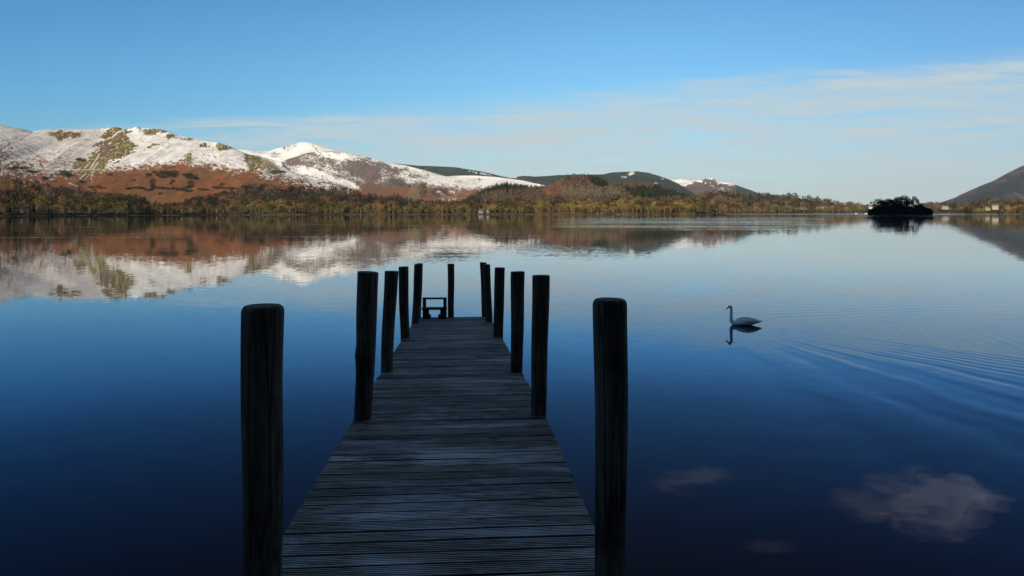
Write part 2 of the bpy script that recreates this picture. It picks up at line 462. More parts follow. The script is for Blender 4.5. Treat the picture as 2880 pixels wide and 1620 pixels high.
    for pts, w in (([(250, 345), (400, 430), (490, 490), (600, 545)], 9), ([(325, 180), (240, 240), (150, 290), (0, 365)], 6), ([(0, 205), (60, 232)], 5), ([(215, 152), (330, 178)], 6), ([(70, 430), (40, 480)], 14)):
        line_(pts, w * .7, np.array((.10, .075, .04)), .6)
    line_([(1060, 575), (1300, 585), (1480, 600)], 3, np.array((.3, .2, .15)), .6)
    # gorse and juniper
    gg = np.zeros(cx.shape)
    for e in GORSES:
        gg = np.maximum(gg, 1 - ss(.75, 1.1, ell(wx, cy + (n_hi - .5) * 26, *e)))
    col = mix(col, GORSE, gg * ss(.30, .50, n_hi) * .85)
    return col

GORSES = ((1650, 618, 75, 38), (1760, 615, 40, 35), (1510, 618, 38, 20), (1560, 592, 30, 8), (1880, 615, 60, 14), (1930, 640, 60, 24), (1972, 655, 22, 20), (1535, 695, 20, 50), (1535, 745, 22, 24),
          (1920, 712, 30, 36), (1890, 742, 30, 14), (1370, 750, 90, 13), (1300, 760, 30, 6), (1750, 755, 120, 12), (1620, 750, 60, 8), (1840, 770, 60, 9), (1900, 780, 30, 9), (2060, 765, 70, 8), (2190, 746, 50, 14), (2330, 755, 100, 9),
          (950, 742, 60, 6), (1030, 750, 30, 5), (645, 600, 50, 26), (690, 625, 40, 15), (340, 588, 60, 12), (210, 548, 95, 12), (130, 560, 40, 8), (460, 655, 32, 14), (825, 688, 22, 8), (1110, 615, 22, 9), (1740, 680, 16, 14), (1722, 710, 8, 8),
          (1345, 672, 20, 5), (1610, 808, 16, 6), (2230, 712, 22, 6), (820, 465, 45, 14), (1500, 770, 40, 10), (2290 + 510, 588, 60, 16))

catbells = C1([(-3300, 760), (-2600, 420), (-1900, 300), (-1200, 130), (-800, 100), (-400, 60), (0, 108), (100, 130), (215, 152), (325, 180), (480, 155), (640, 150), (850, 152), (1000, 150), (1110, 140), (1180, 135), (1260, 155), (1335, 148), (1365, 129), (1390, 127), (1420, 145), (1500, 148), (1600, 152), (1700, 180), (1760, 208), (1900, 240), (2000, 262), (2100, 280), (2200, 292), (2290, 318)]) + \
    C2([(60, 200), (200, 262), (400, 300), (540, 345), (600, 400), (650, 440), (730, 470), (850, 492), (950, 525), (1020, 560), (1080, 595), (1200, 660), (1400, 760), (1500, 850)])
ridge('hill_russet_ridge', catbells, lambda p: interp(p, [(-200, 2000), (400, 2300), (900, 2000), (1060, 1800)]), lambda p: interp(p, [(-200, 1420), (400, 1700), (900, 1600), (1060, 1560)]),
      1700, 360, relief=.045, rs=1.6, power=1.1, colour=catbells_col, mat=M_FELL, seed=2)

def far_col(kind):
    def f(PX, PY, T, X, D, Z):
        n_hi = fbm(PX / 3.5, PY / 2.5, 4, 51, .65); n_md = fbm(PX / 18 - PY / 14, PY / 9, 4, 52, .6); n_lo = fbm(PX / 70, PY / 26, 3, 53)
        one = np.ones(PX.shape + (3,)); n_f = fbm(PX / 1.8 + PY / 5, PY / 1.3, 3, 54, .7)
        if kind == 'pike':
            c = mix(SNOW * one, np.array((.30, .30, .33)), ss(.54, .72, n_md * .6 + n_hi * .4) * .6)
            r = (1 - ss(.6, 1.2, ell(PX + (n_md - .5) * 22, PY + (n_hi - .5) * 10, 812, 415, 22, 9, -.35)))
            r = np.maximum(r, 1 - ss(.6, 1.2, ell(PX + (n_md - .5) * 14, PY + (n_hi - .5) * 10, 774, 437, 16, 9)))
            r = np.maximum(r, 1 - ss(.6, 1.3, ell(PX, PY, 888, 418, 16, 2.5, .85)))
            return mix(c, np.array((.16, .15, .15)), r * ss(.38, .6, n_hi) * .8)
        if kind == 'grey':
            hb = mix(HEATH * one, np.array((.20, .155, .14)), ss(.4, .7, n_hi))
            low = ss(510, 545, PY - (n_lo - .5) * 20)
            hb = mix(hb, BRACKEN * np.array((.85, .95, 1.1)), low * ss(940, 1010, PX))
            s = (n_md - .5) * 2.4 + (n_hi - .5) * 2.6 + (n_f - .5) * 2.4
            a = interp(PX, [(760, -.3), (830, -.5), (900, .1), (960, .15), (1020, -.15), (1090, -.1), (1130, .3), (1180, .7), (1230, 1.3), (1530, 1.6)])
            a = a - .35 - low * 1.9 * ss(960, 1060, PX)
            a = a + .9 * (1 - ss(.5, 1.3, ell(PX, PY, 850, 480, 60, 14, .1))) + .8 * (1 - ss(.5, 1.3, ell(PX, PY, 900, 492, 70, 12, .3))) + 1.0 * (1 - ss(.5, 1.3, ell(PX, PY, 960, 440, 70, 12, .15)))
            a = a + 1.0 * (1 - ss(.6, 1.2, ell(PX, PY, 985, 520, 40, 12, .4)))
            a = a + .9 * (1 - ss(0, 10, PY - interp(PX, grey)))* ss(1000, 1100, PX)
            a = a - 1.0 * (1 - ss(.6, 1.3, ell(PX, PY, 1020, 478, 55, 22, .35)))
            sn = ss(-.45, .75, s + a)
            c = mix(hb, SNOW, sn * .95)
            # dark conifers and a pale fan of scree
            dk = (1 - ss(.75, 1.1, ell(PX + (n_md - .5) * 70, PY + (n_hi - .5) * 46, 1182, 538, 16, 24))) + (1 - ss(.75, 1.1, ell(PX + (n_md - .5) * 80, PY + (n_hi - .5) * 46, 1235, 545, 20, 18))) + (1 - ss(.75, 1.1, ell(PX + (n_md - .5) * 30, PY + (n_hi - .5) * 12, 1125, 515, 40, 10, .2))) * .8
            c = mix(c, np.array((.035, .042, .022)), np.clip(dk, 0, 1) * ss(.35, .5, n_hi))
            P = [(1166, 514), (1180, 535), (1182, 556), (1170, 572), (1145, 565), (1142, 545), (1155, 525)]
            return mix(c, np.array((.20, .145, .07)), inpoly(PX + (n_hi - .5) * 16, PY + (n_md - .5) * 14, P) * .8)
        if kind == 'forest':
            c = mix(np.array((.020, .034, .026)) * one, np.array((.040, .052, .034)), ss(.4, .65, n_hi))
            c = mix(c, np.array((.05, .05, .04)), ss(.55, .7, n_lo) * .4)
            P1 = (1 - ss(.7, 1.2, ell(PX, PY, 1775, 488, 10, 5, -.3))) + (1 - ss(.7, 1.2, ell(PX, PY, 1756, 497.5, 10, 2))) + (1 - ss(.7, 1.2, ell(PX, PY, 1844, 515, 9, 2))) + (1 - ss(.7, 1.2, ell(PX, PY, 1862, 503, 5, 1.5)))
            P1 = P1 + (1 - ss(.7, 1.2, ell(PX, PY, 1350, 487, 34, 2.5, .2))) + (1 - ss(.7, 1.2, ell(PX, PY, 1440, 497.5, 14, 3, .1)))
            return mix(c, SNOW, np.clip(P1, 0, 1) * ss(.42, .55, n_hi))
        if kind == 'snow':
            return mix(SNOW * one, np.array((.3, .28, .27)), ss(.58, .7, n_hi) * .6)
        if kind == 'peak':
            hb = mix(np.array((.095, .07, .062)) * one, np.array((.14, .105, .09)), ss(.4, .7, n_hi))
            crest = interp(PX, peak)
            a = (n_md - .5) * 2.6 + (n_hi - .5) * 2.2 - ss(0, 9, PY - crest) * 1.1 + ss(1990, 2040, PX) * .75 + .25 - ss(527, 545, PY) * .9
            sn = ss(-.1, .4, a) * (1 - ss(2062, 2068, PX))
            c = mix(hb, SNOW, sn)
            return mix(c, np.array((.028, .038, .028)) * one, ss(2064, 2072, PX + (n_md - .5) * 12))
        if kind == 'skiddaw':
            c = mix(np.array((.060, .050, .050)) * one, np.array((.036, .043, .042)), ss(.42, .6, n_md))
            c = mix(c, np.array((.115, .085, .07)), ss(.50, .66, fbm(PX / 26 + PY / 30, PY / 7, 4, 57)) * .7)
            c = c * (.95 + .8 * n_hi)[..., None]  # lightened throughout, painting distance haze into the slope's colour
            f = ss(.42, .50, n_lo + (n_md - .5) * .5) * ss(10, 30, PY - interp(PX, skid))
            return mix(c, np.array((.022, .034, .034)), f * .85)
    return f

pike = C2([(-300, 230), (100, 212), (150, 215), (280, 235), (420, 232), (500, 205), (620, 175), (740, 143), (800, 143), (870, 160), (960, 190), (1040, 215), (1120, 238), (1300, 290), (1600, 380), (2000, 600)])
grey = C2([(200, 560), (400, 430), (540, 345), (600, 315), (700, 285), (800, 250), (900, 240), (1000, 232), (1100, 238), (1200, 252), (1300, 270), (1400, 290), (1500, 320), (1600, 345), (1700, 360), (1800, 378), (1900, 405), (2000, 430), (2100, 460), (2200, 487), (2300, 480), (2450, 478)]) + \
    C3([(200, 192), (400, 205), (600, 230), (700, 245), (800, 270), (890, 285), (1000, 330), (1300, 480)])
dark1 = C2([(1400, 330), (1715, 358), (1900, 378), (2100, 385), (2300, 395)]) + C3([(100, 125), (250, 148), (350, 170), (450, 195), (550, 215), (600, 219), (700, 240), (900, 300)])
dark2 = C3([(400, 290), (600, 215), (650, 198), (700, 195), (800, 202), (900, 198), (1000, 190), (1180, 182), (1400, 182), (1490, 180), (1580, 160), (1700, 155), (1840, 150), (1950, 165), (2050, 195), (2150, 230), (2250, 275), (2350, 340), (2460, 400), (2600, 480)])
farsnow = C3([(1900, 300), (2100, 240), (2180, 230), (2280, 222), (2430, 235), (2560, 240), (2800, 330)])
peak = C4([(-60, 300), (20, 240), (70, 205), (130, 185), (200, 170), (240, 158), (270, 156), (300, 175), (340, 190), (400, 195), (430, 205), (500, 230), (560, 250), (610, 270), (650, 292), (700, 310), (800, 380)])
lowfar = C4([(560, 340), (650, 296), (700, 287), (790, 285), (850, 292), (950, 320), (1100, 350), (1600, 375), (2100, 345), (2200, 350)])
skid = C4([(1800, 400), (1900, 355), (1960, 340), (2060, 310), (2100, 285), (2180, 250), (2260, 215), (2350, 180), (2440, 130), (2500, 100), (2576, 65), (2800, -60), (3100, -180), (3500, -260), (4000, -200), (4700, 60), (5400, 330)])

ridge('hill_snow_pike', pike, 7500, 6000, 420, 160, relief=.05, rs=.45, colour=far_col('pike'), seed=3)
ridge('hill_grey_fell', grey, lambda p: interp(p, [(700, 4800), (1100, 4600), (1600, 4000)]), lambda p: interp(p, [(700, 3850), (1100, 3800), (1600, 3500)]), 900, 260, relief=.045, rs=.7, colour=far_col('grey'), seed=4)
ridge('hill_forest_left', dark1, 7000, 6200, 300, 60, relief=.04, rs=.5, colour=far_col('forest'), seed=5, edge=1.2)
ridge('hill_forest_right', dark2, 6500, 5600, 520, 150, relief=.06, rs=.5, colour=far_col('forest'), seed=6, edge=1.4)
ridge('hill_far_snow', farsnow, 9500, 8000, 200, 60, relief=.05, rs=.4, colour=far_col('snow'), seed=7)
ridge('hill_small_peak', peak, 8000, 7150, 360, 120, relief=.05, rs=.4, colour=far_col('peak'), seed=8, edge=.8)
ridge('hill_low_distance', lowfar, 9000, 8200, 240, 20, relief=.02, rs=.4, colour=far_col('forest'), seed=9)
ridge('hill_right_slope', skid, 6000, 4900, 320, 160, relief=.10, rs=.6, colour=far_col('skiddaw'), seed=10, edge=1.2)

# ------------------------------------------------------------------ near-shore land carrying the woods
SHORE = [(-700, 560), (-200, 620), (0, 690), (400, 900), (700, 1050), (1300, 1250), (1950, 1350), (2010, 1800), (2300, 2300), (2450, 2600), (2640, 2500), (2700, 1650), (2880, 1500), (3200, 1350), (3700, 1200)]
def shore_d(px):
    px = np.asarray(px, float)
    return interp(px, SHORE) * (1 + .012 * (fbm(px / 40, px * 0, 3, 77) - .5))
WTOP = [(-700, 470)] + C1([(-300, 630), (0, 650), (130, 670), (300, 690), (500, 715), (760, 745), (900, 780), (1100, 795), (1300, 815), (1400, 830), (1500, 870), (1600, 905), (1850, 890), (1900, 840), (1980, 815), (2050, 815), (2200, 800), (2420, 750), (2450, 722)]) + \
    C2([(150, 580), (280, 568), (440, 558), (560, 580), (750, 578), (900, 600), (1080, 602), (1200, 615), (1300, 638), (1420, 648), (1550, 672), (1690, 670), (1750, 695), (1860, 722), (1960, 740), (2100, 742), (2300, 740), (2500, 745)]) + \
    C3([(200, 455), (500, 440), (800, 430), (1500, 415), (2000, 420), (2500, 425)]) + \
    C4([(100, 300), (310, 268), (520, 282), (720, 282), (840, 278), (940, 292), (1100, 318), (1160, 328), (1220, 347), (1310, 349), (1390, 352), (1460, 372), (1600, 380), (1850, 354), (1920, 345), (2000, 353), (2150, 354), (2240, 346), (2320, 330), (2400, 326), (2480, 338), (2576, 330), (2900, 320), (4500, 300)])
TREE_H = 14.
def width_d(px): return interp(px, [(-700, 600), (700, 620), (1250, 500), (1400, 350), (1950, 350), (2050, 700), (2450, 500), (2640, 500), (2720, 500), (3700, 500)])
def ground_z(px, d):
    ds = shore_d(px); dw = width_d(px); dcr = ds + dw
    zc = np.maximum(H + (YH - interp(px, WTOP)) / F * dcr - TREE_H, 1.5)
    t = (d - ds) / dw
    return np.where(t < 0, t * 40, np.where(t < 1, .5 + zc * np.clip(t, 0, 1) ** 1.25, zc + .5 - ss(1, 2.2, t) * zc * .5))

def shore_ground():
    px = np.linspace(-700, 3700, 900); nv = 70
    t = np.concatenate([np.linspace(-.08, 1.1, 56), np.linspace(1.2, 2.6, 14)])
    PX, T = np.meshgrid(px, t, indexing='ij')
    D = shore_d(PX) + width_d(PX) * T
    Z = ground_z(PX, D) + (fbm(PX / 9, D / 30, 3, 61) - .5) * 2.5 * ss(.02, .15, T)
    X = (PX - CX) / F * D
    n = fbm(PX / 7, D / 20, 4, 62); n2 = fbm(PX / 60, D / 120, 3, 63)
    one = np.ones(PX.shape + (3,))
    c = mix(np.array((.07, .050, .028)) * one, np.array((.10, .085, .025)), ss(.4, .6, n))
    c = mix(c, np.array((.20, .075, .032)), ss(.5, .62, n2) * .6)
    c = mix(c, np.array((.26, .20, .12)), ss(.012, .004, T) * ss(.35, .6, fbm(PX / 30, PX * 0, 3, 64)))
    c = mix(c, np.array((.13, .14, .035)), ss(.07, .02, T) * ss(.02, .03, T) * ss(.45, .6, fbm(PX / 50, PX * 0, 3, 65)))
    V = np.stack([X, D, Z], -1).reshape(-1, 3); n2_ = len(t)
    i = np.arange(len(px) - 1)[:, None] * n2_ + np.arange(n2_ - 1)[None, :]
    Q = np.stack([i, i + n2_, i + n2_ + 1, i + 1], -1).reshape(-1, 4)
    o = link(bpy.data.objects.new('ground_far_shore', np_mesh('ground_far_shore', V, Q, M_GROUND, c.reshape(-1, 3), True)))
    tag(o, kind='structure')
shore_ground()

# wooded mound in the middle distance
mound = C3([(60, 470), (180, 405), (250, 358), (350, 318), (430, 293), (500, 285), (560, 288), (620, 300), (700, 312), (760, 316), (850, 308), (920, 298), (1000, 262), (1080, 232), (1150, 203), (1200, 190), (1240, 197), (1360, 200), (1400, 215), (1480, 232), (1530, 265), (1560, 278), (1620, 270), (1700, 275), (1850, 275), (2000, 285), (2050, 308), (2150, 338), (2250, 378), (2350, 403), (2450, 418), (2576, 430), (2800, 470)])
MD_C, MD_B = 2700., 2150.
def mound_zone(PX, PY):
    """0 brown wood, 1 dark conifer, 2 bracken, 3 pale bare birch, 4 reddish larch"""
    cx = (PX - 1280) * 3.578; cy = (PY - 440) * 3.578
    wx = cx + (fbm(PX / 12, PY / 8, 3, 71) - .5) * 120; wy = cy + (fbm(PX / 9, PY / 7, 3, 72) - .5) * 50
    z = np.zeros(np.shape(PX), int)
    def put(k, P): z[inpoly(wx, wy, P)] = k
    put(4, [(450, 400), (500, 330), (900, 330), (900, 400), (700, 430)])
    put(2, [(850, 330), (930, 285), (1080, 235), (1100, 300), (1200, 310), (1150, 400), (900, 400)])
    put(4, [(1100, 200), (1350, 200), (1350, 320), (1200, 310), (1080, 260)])
    put(1, [(1340, 170), (1480, 200), (1570, 270), (1560, 310), (1400, 300), (1340, 240)])
    put(3, [(1080, 330), (1300, 310), (1550, 300), (1740, 400), (1500, 420), (1080, 410)])
    put(4, [(1600, 255), (2030, 270), (2050, 330), (1700, 320)])
    put(1, [(1680, 330), (2060, 320), (2400, 420), (1850, 430)])
    put(1, [(180, 420), (300, 330), (480, 270), (800, 280), (880, 310), (620, 350), (450, 345), (300, 380)])
    put(1, [(-50, 480), (50, 390), (150, 400), (300, 470), (100, 500)])
    return z
ZCOL = {0: (.115, .075, .040), 1: (.022, .032, .014), 2: (.19, .084, .040), 3: (.16, .12, .075), 4: (.115, .064, .040)}
def mound_col(PX, PY, T, X, D, Z):
    z = mound_zone(PX, PY); c = np.zeros(PX.shape + (3,))
    for k, v in ZCOL.items(): c[z == k] = v
    n = fbm(PX / 3, PY / 2, 4, 73)
    c = c * (.6 + .8 * n)[..., None]
    return mix(c, np.array((.4, .36, .3)), (ss(.70, .78, n) * (z != 1)) * .6)
ridge('hill_wooded_mound', mound, MD_C, MD_B, 520, 140, relief=.03, rs=1., colour=mound_col, mat=M_GROUND, seed=12)

# ------------------------------------------------------------------ tree templates (height 1, base at 0)
def tri_cloud(n, centre, rad, size, rng, flat=1., bias=0.):
    u = rng.normal(size=(n, 3)); u /= np.linalg.norm(u, axis=1)[:, None]
    r = rng.random(n) ** (1 / 3.) * (1 - bias) + bias
    c = np.array(centre) + u * r[:, None] * np.array(rad)
    V = c[:, None, :] + rng.normal(size=(n, 3, 3)) * size * np.array((1, 1, flat))
    return V.reshape(-1, 3)

def branch_tris(p, q, r0, r1):
    p, q = np.array(p, float), np.array(q, float); o = []
    t = q - p; a = np.cross(t, (0.3, 1, .1)); a /= np.linalg.norm(a); b = np.cross(t, a); b /= np.linalg.norm(b)
    ring = [(math.cos(k * 2 * math.pi / 3), math.sin(k * 2 * math.pi / 3)) for k in range(3)]
    A = [p + (a * c + b * s) * r0 for c, s in ring]; B = [q + (a * c + b * s) * r1 for c, s in ring]
    for k in range(3):
        k2 = (k + 1) % 3; o += [A[k], A[k2], B[k2], A[k], B[k2], B[k]]
    return np.array(o)

def tpl_bare(seed, n=80, w=.36, low=.22, size=.035):
    rng = np.random.default_rng(seed); tr = [branch_tris((0, 0, 0), (.02, 0, .5), .022, .014)]; cr = []
    nl = 7
    for k in range(nl):
        a = k * 2.4 + rng.random(); h = .25 + .4 * rng.random(); hh = min(.92, h + .25 + .15 * rng.random()); rr = w * (.5 + .5 * rng.random()) * (1.15 - hh) * 1.3
        q = (math.cos(a) * rr, math.sin(a) * rr, hh)
        tr.append(branch_tris((0, 0, h), q, .011, .004))
        cr.append(tri_cloud(n // (nl + 1), q, (w * .42, w * .42, .16), size, rng, 1.2))
    cr.append(tri_cloud(n - n // (nl + 1) * nl, (0, 0, .72), (w * .7, w * .7, .27), size, rng, 1.2, .2))
    c = np.concatenate(cr); c[:, 2] = np.clip(c[:, 2], low * .6, 1.04)
    return np.concatenate(tr), c

def tpl_conifer(seed, n=80, w=.17):
    rng = np.random.default_rng(seed)
    tr = branch_tris((0, 0, 0), (0, 0, .9), .018, .004); V = []
    for k in range(n):
        t = (k + rng.random()) / n; z = .1 + .9 * t; r = w * (1.02 - t) ** .85 * (.7 + .5 * rng.random()); a = rng.random() * 6.283
        ca, sa = math.cos(a), math.sin(a); wd = .35 * r + .012
        V += [(0, 0, z + .03), (ca * r - sa * wd, sa * r + ca * wd, z - .06), (ca * r + sa * wd, sa * r - ca * wd, z - .05)]
    return tr, np.array(V)

def tpl_pine(seed, n=110, w=.4):
    rng = np.random.default_rng(seed)
    tr = [branch_tris((0, 0, 0), (.03, 0, .8), .022, .012)]; cr = []
    for k in range(8):
        a = k * 2.4 + rng.random(); hh = .62 + .28 * rng.random(); rr = w * (.35 + .55 * rng.random())
        hh -= .22 * (rr / w) ** 2
        q = (math.cos(a) * rr, math.sin(a) * rr, hh)
        tr.append(branch_tris((.02, 0, .32 + .25 * rng.random()), q, .014, .005))
        cr.append(tri_cloud(n // 9, (q[0], q[1], hh + .02), (w * .42, w * .42, .14), .034, rng, .8))
    cr.append(tri_cloud(n // 9 * 2, (0, 0, .92), (w * .60, w * .60, .13), .034, rng, .8))
    return np.concatenate(tr), np.concatenate(cr)

def tpl_bush(seed, n=46):
    rng = np.random.default_rng(seed)
    return np.zeros((0, 3)), np.abs(tri_cloud(n, (0, 0, .45), (.65, .65, .45), .13, rng)) * np.array((1, 1, 1)) - np.array((.0, .0, 0))

def tpl_bush2(seed, n=46):
    rng = np.random.default_rng(seed); V = tri_cloud(n, (0, 0, .42), (.75, .75, .48), .12, rng); V[:, 2] = np.maximum(V[:, 2], -.05)
    return np.zeros((0, 3)), V

TPL = {'bare': [tpl_bare(s, 84) for s in range(6)], 'wide': [tpl_bare(s + 20, 90, .46, .15) for s in range(4)],
       'conifer': [tpl_conifer(s, 60) for s in range(4)], 'bush': [tpl_bush2(s) for s in range(4)]}

class Wood:
    """collects many trees into one mesh"""
    def __init__(s): s.V = []; s.C = []
    def add(s, kind, P, hgt, tint, trunk=(.13, .115, .08), wid=1.):
        P = np.asarray(P); n = len(P)
        if not n: return
        hgt = np.broadcast_to(hgt, (n,)); tint = np.broadcast_to(tint, (n, 3)); wid = np.broadcast_to(wid, (n,))
        which = RNG.integers(0, len(TPL[kind]), n); ang = RNG.random(n) * 6.283
        for k, (tr, cr) in enumerate(TPL[kind]):
            m = which == k
            if not m.any(): continue
            c, sn = np.cos(ang[m])[:, None], np.sin(ang[m])[:, None]; hh = hgt[m][:, None]; ww = hh * wid[m][:, None]
            for A, crown in ((tr, False), (cr, True)):
                if not len(A): continue
                X = (A[:, 0] * c - A[:, 1] * sn) * ww; Y = (A[:, 0] * sn + A[:, 1] * c) * ww; Z = A[:, 2] * hh
                V = np.stack([X, Y, Z], -1) + P[m][:, None, :]
                j = np.repeat(RNG.random((m.sum(), len(A) // 3)) * .9 + .55, 3, axis=1)[..., None]
                col = (tint[m][:, None, :] if crown else np.array(trunk)[None, None, :]) * j * np.ones_like(V)
                s.V.append(V.reshape(-1, 3)); s.C.append(col.reshape(-1, 3))
    def build(s, name):
        V = np.concatenate(s.V); C = np.concatenate(s.C)
        T = np.arange(len(V), dtype=np.int32).reshape(-1, 3)
        return link(bpy.data.objects.new(name, np_mesh(name, V, T, M_WOODS, C)))

def place(px, d, z): return np.stack([(px - CX) / F * d, d, z], -1)

# tree colours by stretch of shore
BROWN = np.array((.058, .040, .026)); OLIVE = np.array((.135, .098, .034)); GREY = np.array((.090, .062, .040)); RUST = np.array((.17, .085, .030)); GREEN = np.array((.050, .068, .018)); DARK = np.array((.020, .030, .012)); PURP = np.array((.050, .034, .026))
def wood_tint(px, t, rnd, n):
    """colour of a deciduous tree at photo column px and relative depth t behind the shore"""
    base = np.where((t < .22)[:, None], OLIVE, np.where((t < .5)[:, None], GREY, BROWN))
    base = np.where(((px > 1430) & (px < 2010) & (t < .8))[:, None], OLIVE * np.array((1.08, 1.12, 1.0)), base)
    base = np.where(((px > 520) & (px < 1150) & (t > .35))[:, None], PURP * 1.1, base)
    base = np.where(((px > 80) & (px < 330) & (t > .3) & (t < .75))[:, None], np.array((.12, .09, .05)), base)
    base = np.where(((px < 100) & (t > .6))[:, None], np.array((.12, .066, .036)), base)
    base = np.where(((px > 2010) & (t > .3))[:, None], np.array((.095, .066, .036)), base)
    base = np.where(((px > 350) & (px < 490))[:, None], base * .72, base)
    base = np.where((rnd < .06)[:, None], GREEN, base)
    base = np.where(((rnd > .93))[:, None], RUST, base)
    cl = ss(.32, .68, fbm(px / 16, t * 5, 3, 181))
    sh = np.where((px < 640) & (t < .6), .62, 1.)  # trees near the left shore tinted darker, a painted shadow
    return base * ((.42 + 1.05 * cl) * (.8 + .4 * n) * sh)[:, None]

def far_woods():
    w = Wood()
    n = 20000
    px = RNG.random(n) * 4250 - 690; t = RNG.random(n) ** 1.1
    t = .06 + t * .98
    ds = shore_d(px); d = ds + width_d(px) * t
    X = (px - CX) / F * d
    # thin out by true ground density
    keep = RNG.random(n) < np.clip(d / 2300, .36, 1)
    # clearing of bracken in the left wood, water bays
    clear = fbm(px / 45, d / 90, 3, 81)
    keep &= ~((clear > .66) & (t > .12))
    keep &= ~((px > 415) & (px < 520) & (t > .55))
    keep &= ~((px > 2636) & (px < 2704) & (t < .5)) & ~((px > 2772) & (px < 2812) & (t < .35))
    px, t, d = px[keep], t[keep], d[keep]
    z = ground_z(px, d) - .5
    r = RNG.random(len(px)); nn = fbm(px / 8, d / 25, 2, 82)
    con_zone = fbm(px / 38, d / 80, 3, 83)
    con = (con_zone > .62) & (RNG.random(len(px)) < .5)
    con |= (px > 360) & (px < 480) & (t > .12) & (RNG.random(len(px)) < .75)
    con |= (px > 1020) & (px < 1290) & (t > .62) & (RNG.random(len(px)) < .65)
    con |= (px > 2060) & (px < 2350) & (t > .5) & (RNG.random(len(px)) < .34)
    con &= ~((px > 1480) & (px < 2000))
    P = place(px, d, z)
    hg = TREE_H * (.62 + .4 * RNG.random(len(px)) + .45 * ss(.35, .65, fbm(px / 13, d / 50, 2, 182))) * np.where(d > 1900, 1.25, 1.)
    m = con
    w.add('conifer', P[m], hg[m] * 1.12, DARK * (.7 + .8 * RNG.random(m.sum()))[:, None], wid=1.25)
    m = ~con & (RNG.random(len(px)) < .35)
    w.add('bare', P[m], hg[m], wood_tint(px[m], t[m], r[m], nn[m]), wid=1.1)
    m = ~con & ~m
    w.add('wide', P[m], hg[m] * .92, wood_tint(px[m], t[m], r[m], nn[m]), wid=1.25)
    # scrub along the water's edge
    n = 2600; px = RNG.random(n) * 3300 - 250; d = shore_d(px) + 4 + RNG.random(n) ** 2 * 28
    w.add('bush', place(px, d, ground_z(px, d) - .3), 1.5 + 2.5 * RNG.random(n), wood_tint(px, RNG.random(n) * .4, RNG.random(n) * .9, RNG.random(n)) * .9)
    o = w.build('woodland'); tag(o, 'winter woodland behind the far lakeshore below the fells', 'woodland', kind='stuff')

    # the mound
    w = Wood(); n = 9000
    px = RNG.random(n) * 780 + 1290; t = RNG.random(n)
    d = MD_B + (MD_C - MD_B) * t
    zc = H + (YH - interp(px, mound)) / F * MD_C
    z = -2 + (zc + 2) * t ** 1.15
    py = YH - (z - H) / d * F
    zn = mound_zone(px, py)
    keep = (py < 572) & ~((zn == 2) & (RNG.random(n) < .88)) & ~((zn == 3) & (RNG.random(n) < .35)) & ~((zn == 4) & (RNG.random(n) < .4))
    px, d, z, zn, t = px[keep], d[keep], z[keep] - 2, zn[keep], t[keep]; P = place(px, d, z)
    for k in range(5):
        m = zn == k; q = m.sum()
        c = np.array(ZCOL[k]) * (.7 + .7 * RNG.random(q))[:, None]
        if k == 1: w.add('conifer', P[m], 13 + 6 * RNG.random(q), c, wid=1.5)
        else:
            mc = m & (RNG.random(len(m)) < .12); m2 = m & ~mc
            w.add('conifer', P[mc], 13 + 5 * RNG.random(mc.sum()), np.array(ZCOL[1]), wid=1.4)
            w.add('bare', P[m2], 9 + 5 * RNG.random(m2.sum()), np.array(ZCOL[k]) * (.7 + .7 * RNG.random(m2.sum()))[:, None], wid=1.4, trunk=(.2, .17, .12))
    o = w.build('hillside_forest'); tag(o, 'mixed forest covering the rounded mound in the middle distance', 'forest', kind='stuff')

    # gorse on the fell
    w = Wood(); pts = []
    rr = np.random.default_rng(5)
    for (cx, cy, rx, ry) in GORSES:
        k = int(4 + rx * ry / 60)
        a = rr.random(k) * 6.283; q = np.sqrt(rr.random(k))
        pts.append(np.stack([cx + np.cos(a) * q * rx, cy + np.sin(a) * q * ry], -1))
    pts = np.concatenate(pts); return pts
GP = far_woods()

def gorse():
    """bushes set on the fell surface (found by marching down the sight line of the mapped patches)"""
    me = bpy.data.objects['hill_russet_ridge'].data
    n = len(me.vertices); co_ = np.empty(n * 3, np.float32); me.vertices.foreach_get('co', co_); co_ = co_.reshape(1700, -1, 3)[:, :361]
    pyg = YH - (co_[..., 2] - H) / co_[..., 1] * F
    p0, p1 = catbells[0][0], catbells[-1][0]
    P = []
    for cx, cy in GP:
        px, py = cx / 3.578, 320 + cy / 3.578
        i = int(np.clip((px - p0) / (p1 - p0) * 1699, 0, 1699)); row = pyg[i][:360]
        j = int(np.argmin(np.abs(row - py))); P.append(co_[i, j])
    P = np.array(P); w = Wood()
    w.add('bush', P - np.array((0, 0, .6)), 3 + 4 * RNG.random(len(P)), GORSE * 1.2)
    tag(w.build('gorse'), 'dark gorse and juniper clumps dotting the russet fellside', 'gorse', kind='stuff')
gorse()

# ------------------------------------------------------------------ single trees along the far shore
def tree_meshes(kind, seed, crown_col, trunk_col, n):
    if kind == 'bare': tr, cr = tpl_bare(seed, n, .38, .2, .028)
    elif kind == 'wide': tr, cr = tpl_bare(seed, n, .50, .12, .030)
    elif kind == 'conifer': tr, cr = tpl_conifer(seed, n, .20)
    else: tr, cr = tpl_pine(seed, n)
    mk = lambda nm, A, m: np_mesh(nm, A, np.arange(len(A), dtype=np.int32).reshape(-1, 3), m)
    return mk('trunk', tr, trunk_col), mk('crown', cr, crown_col)

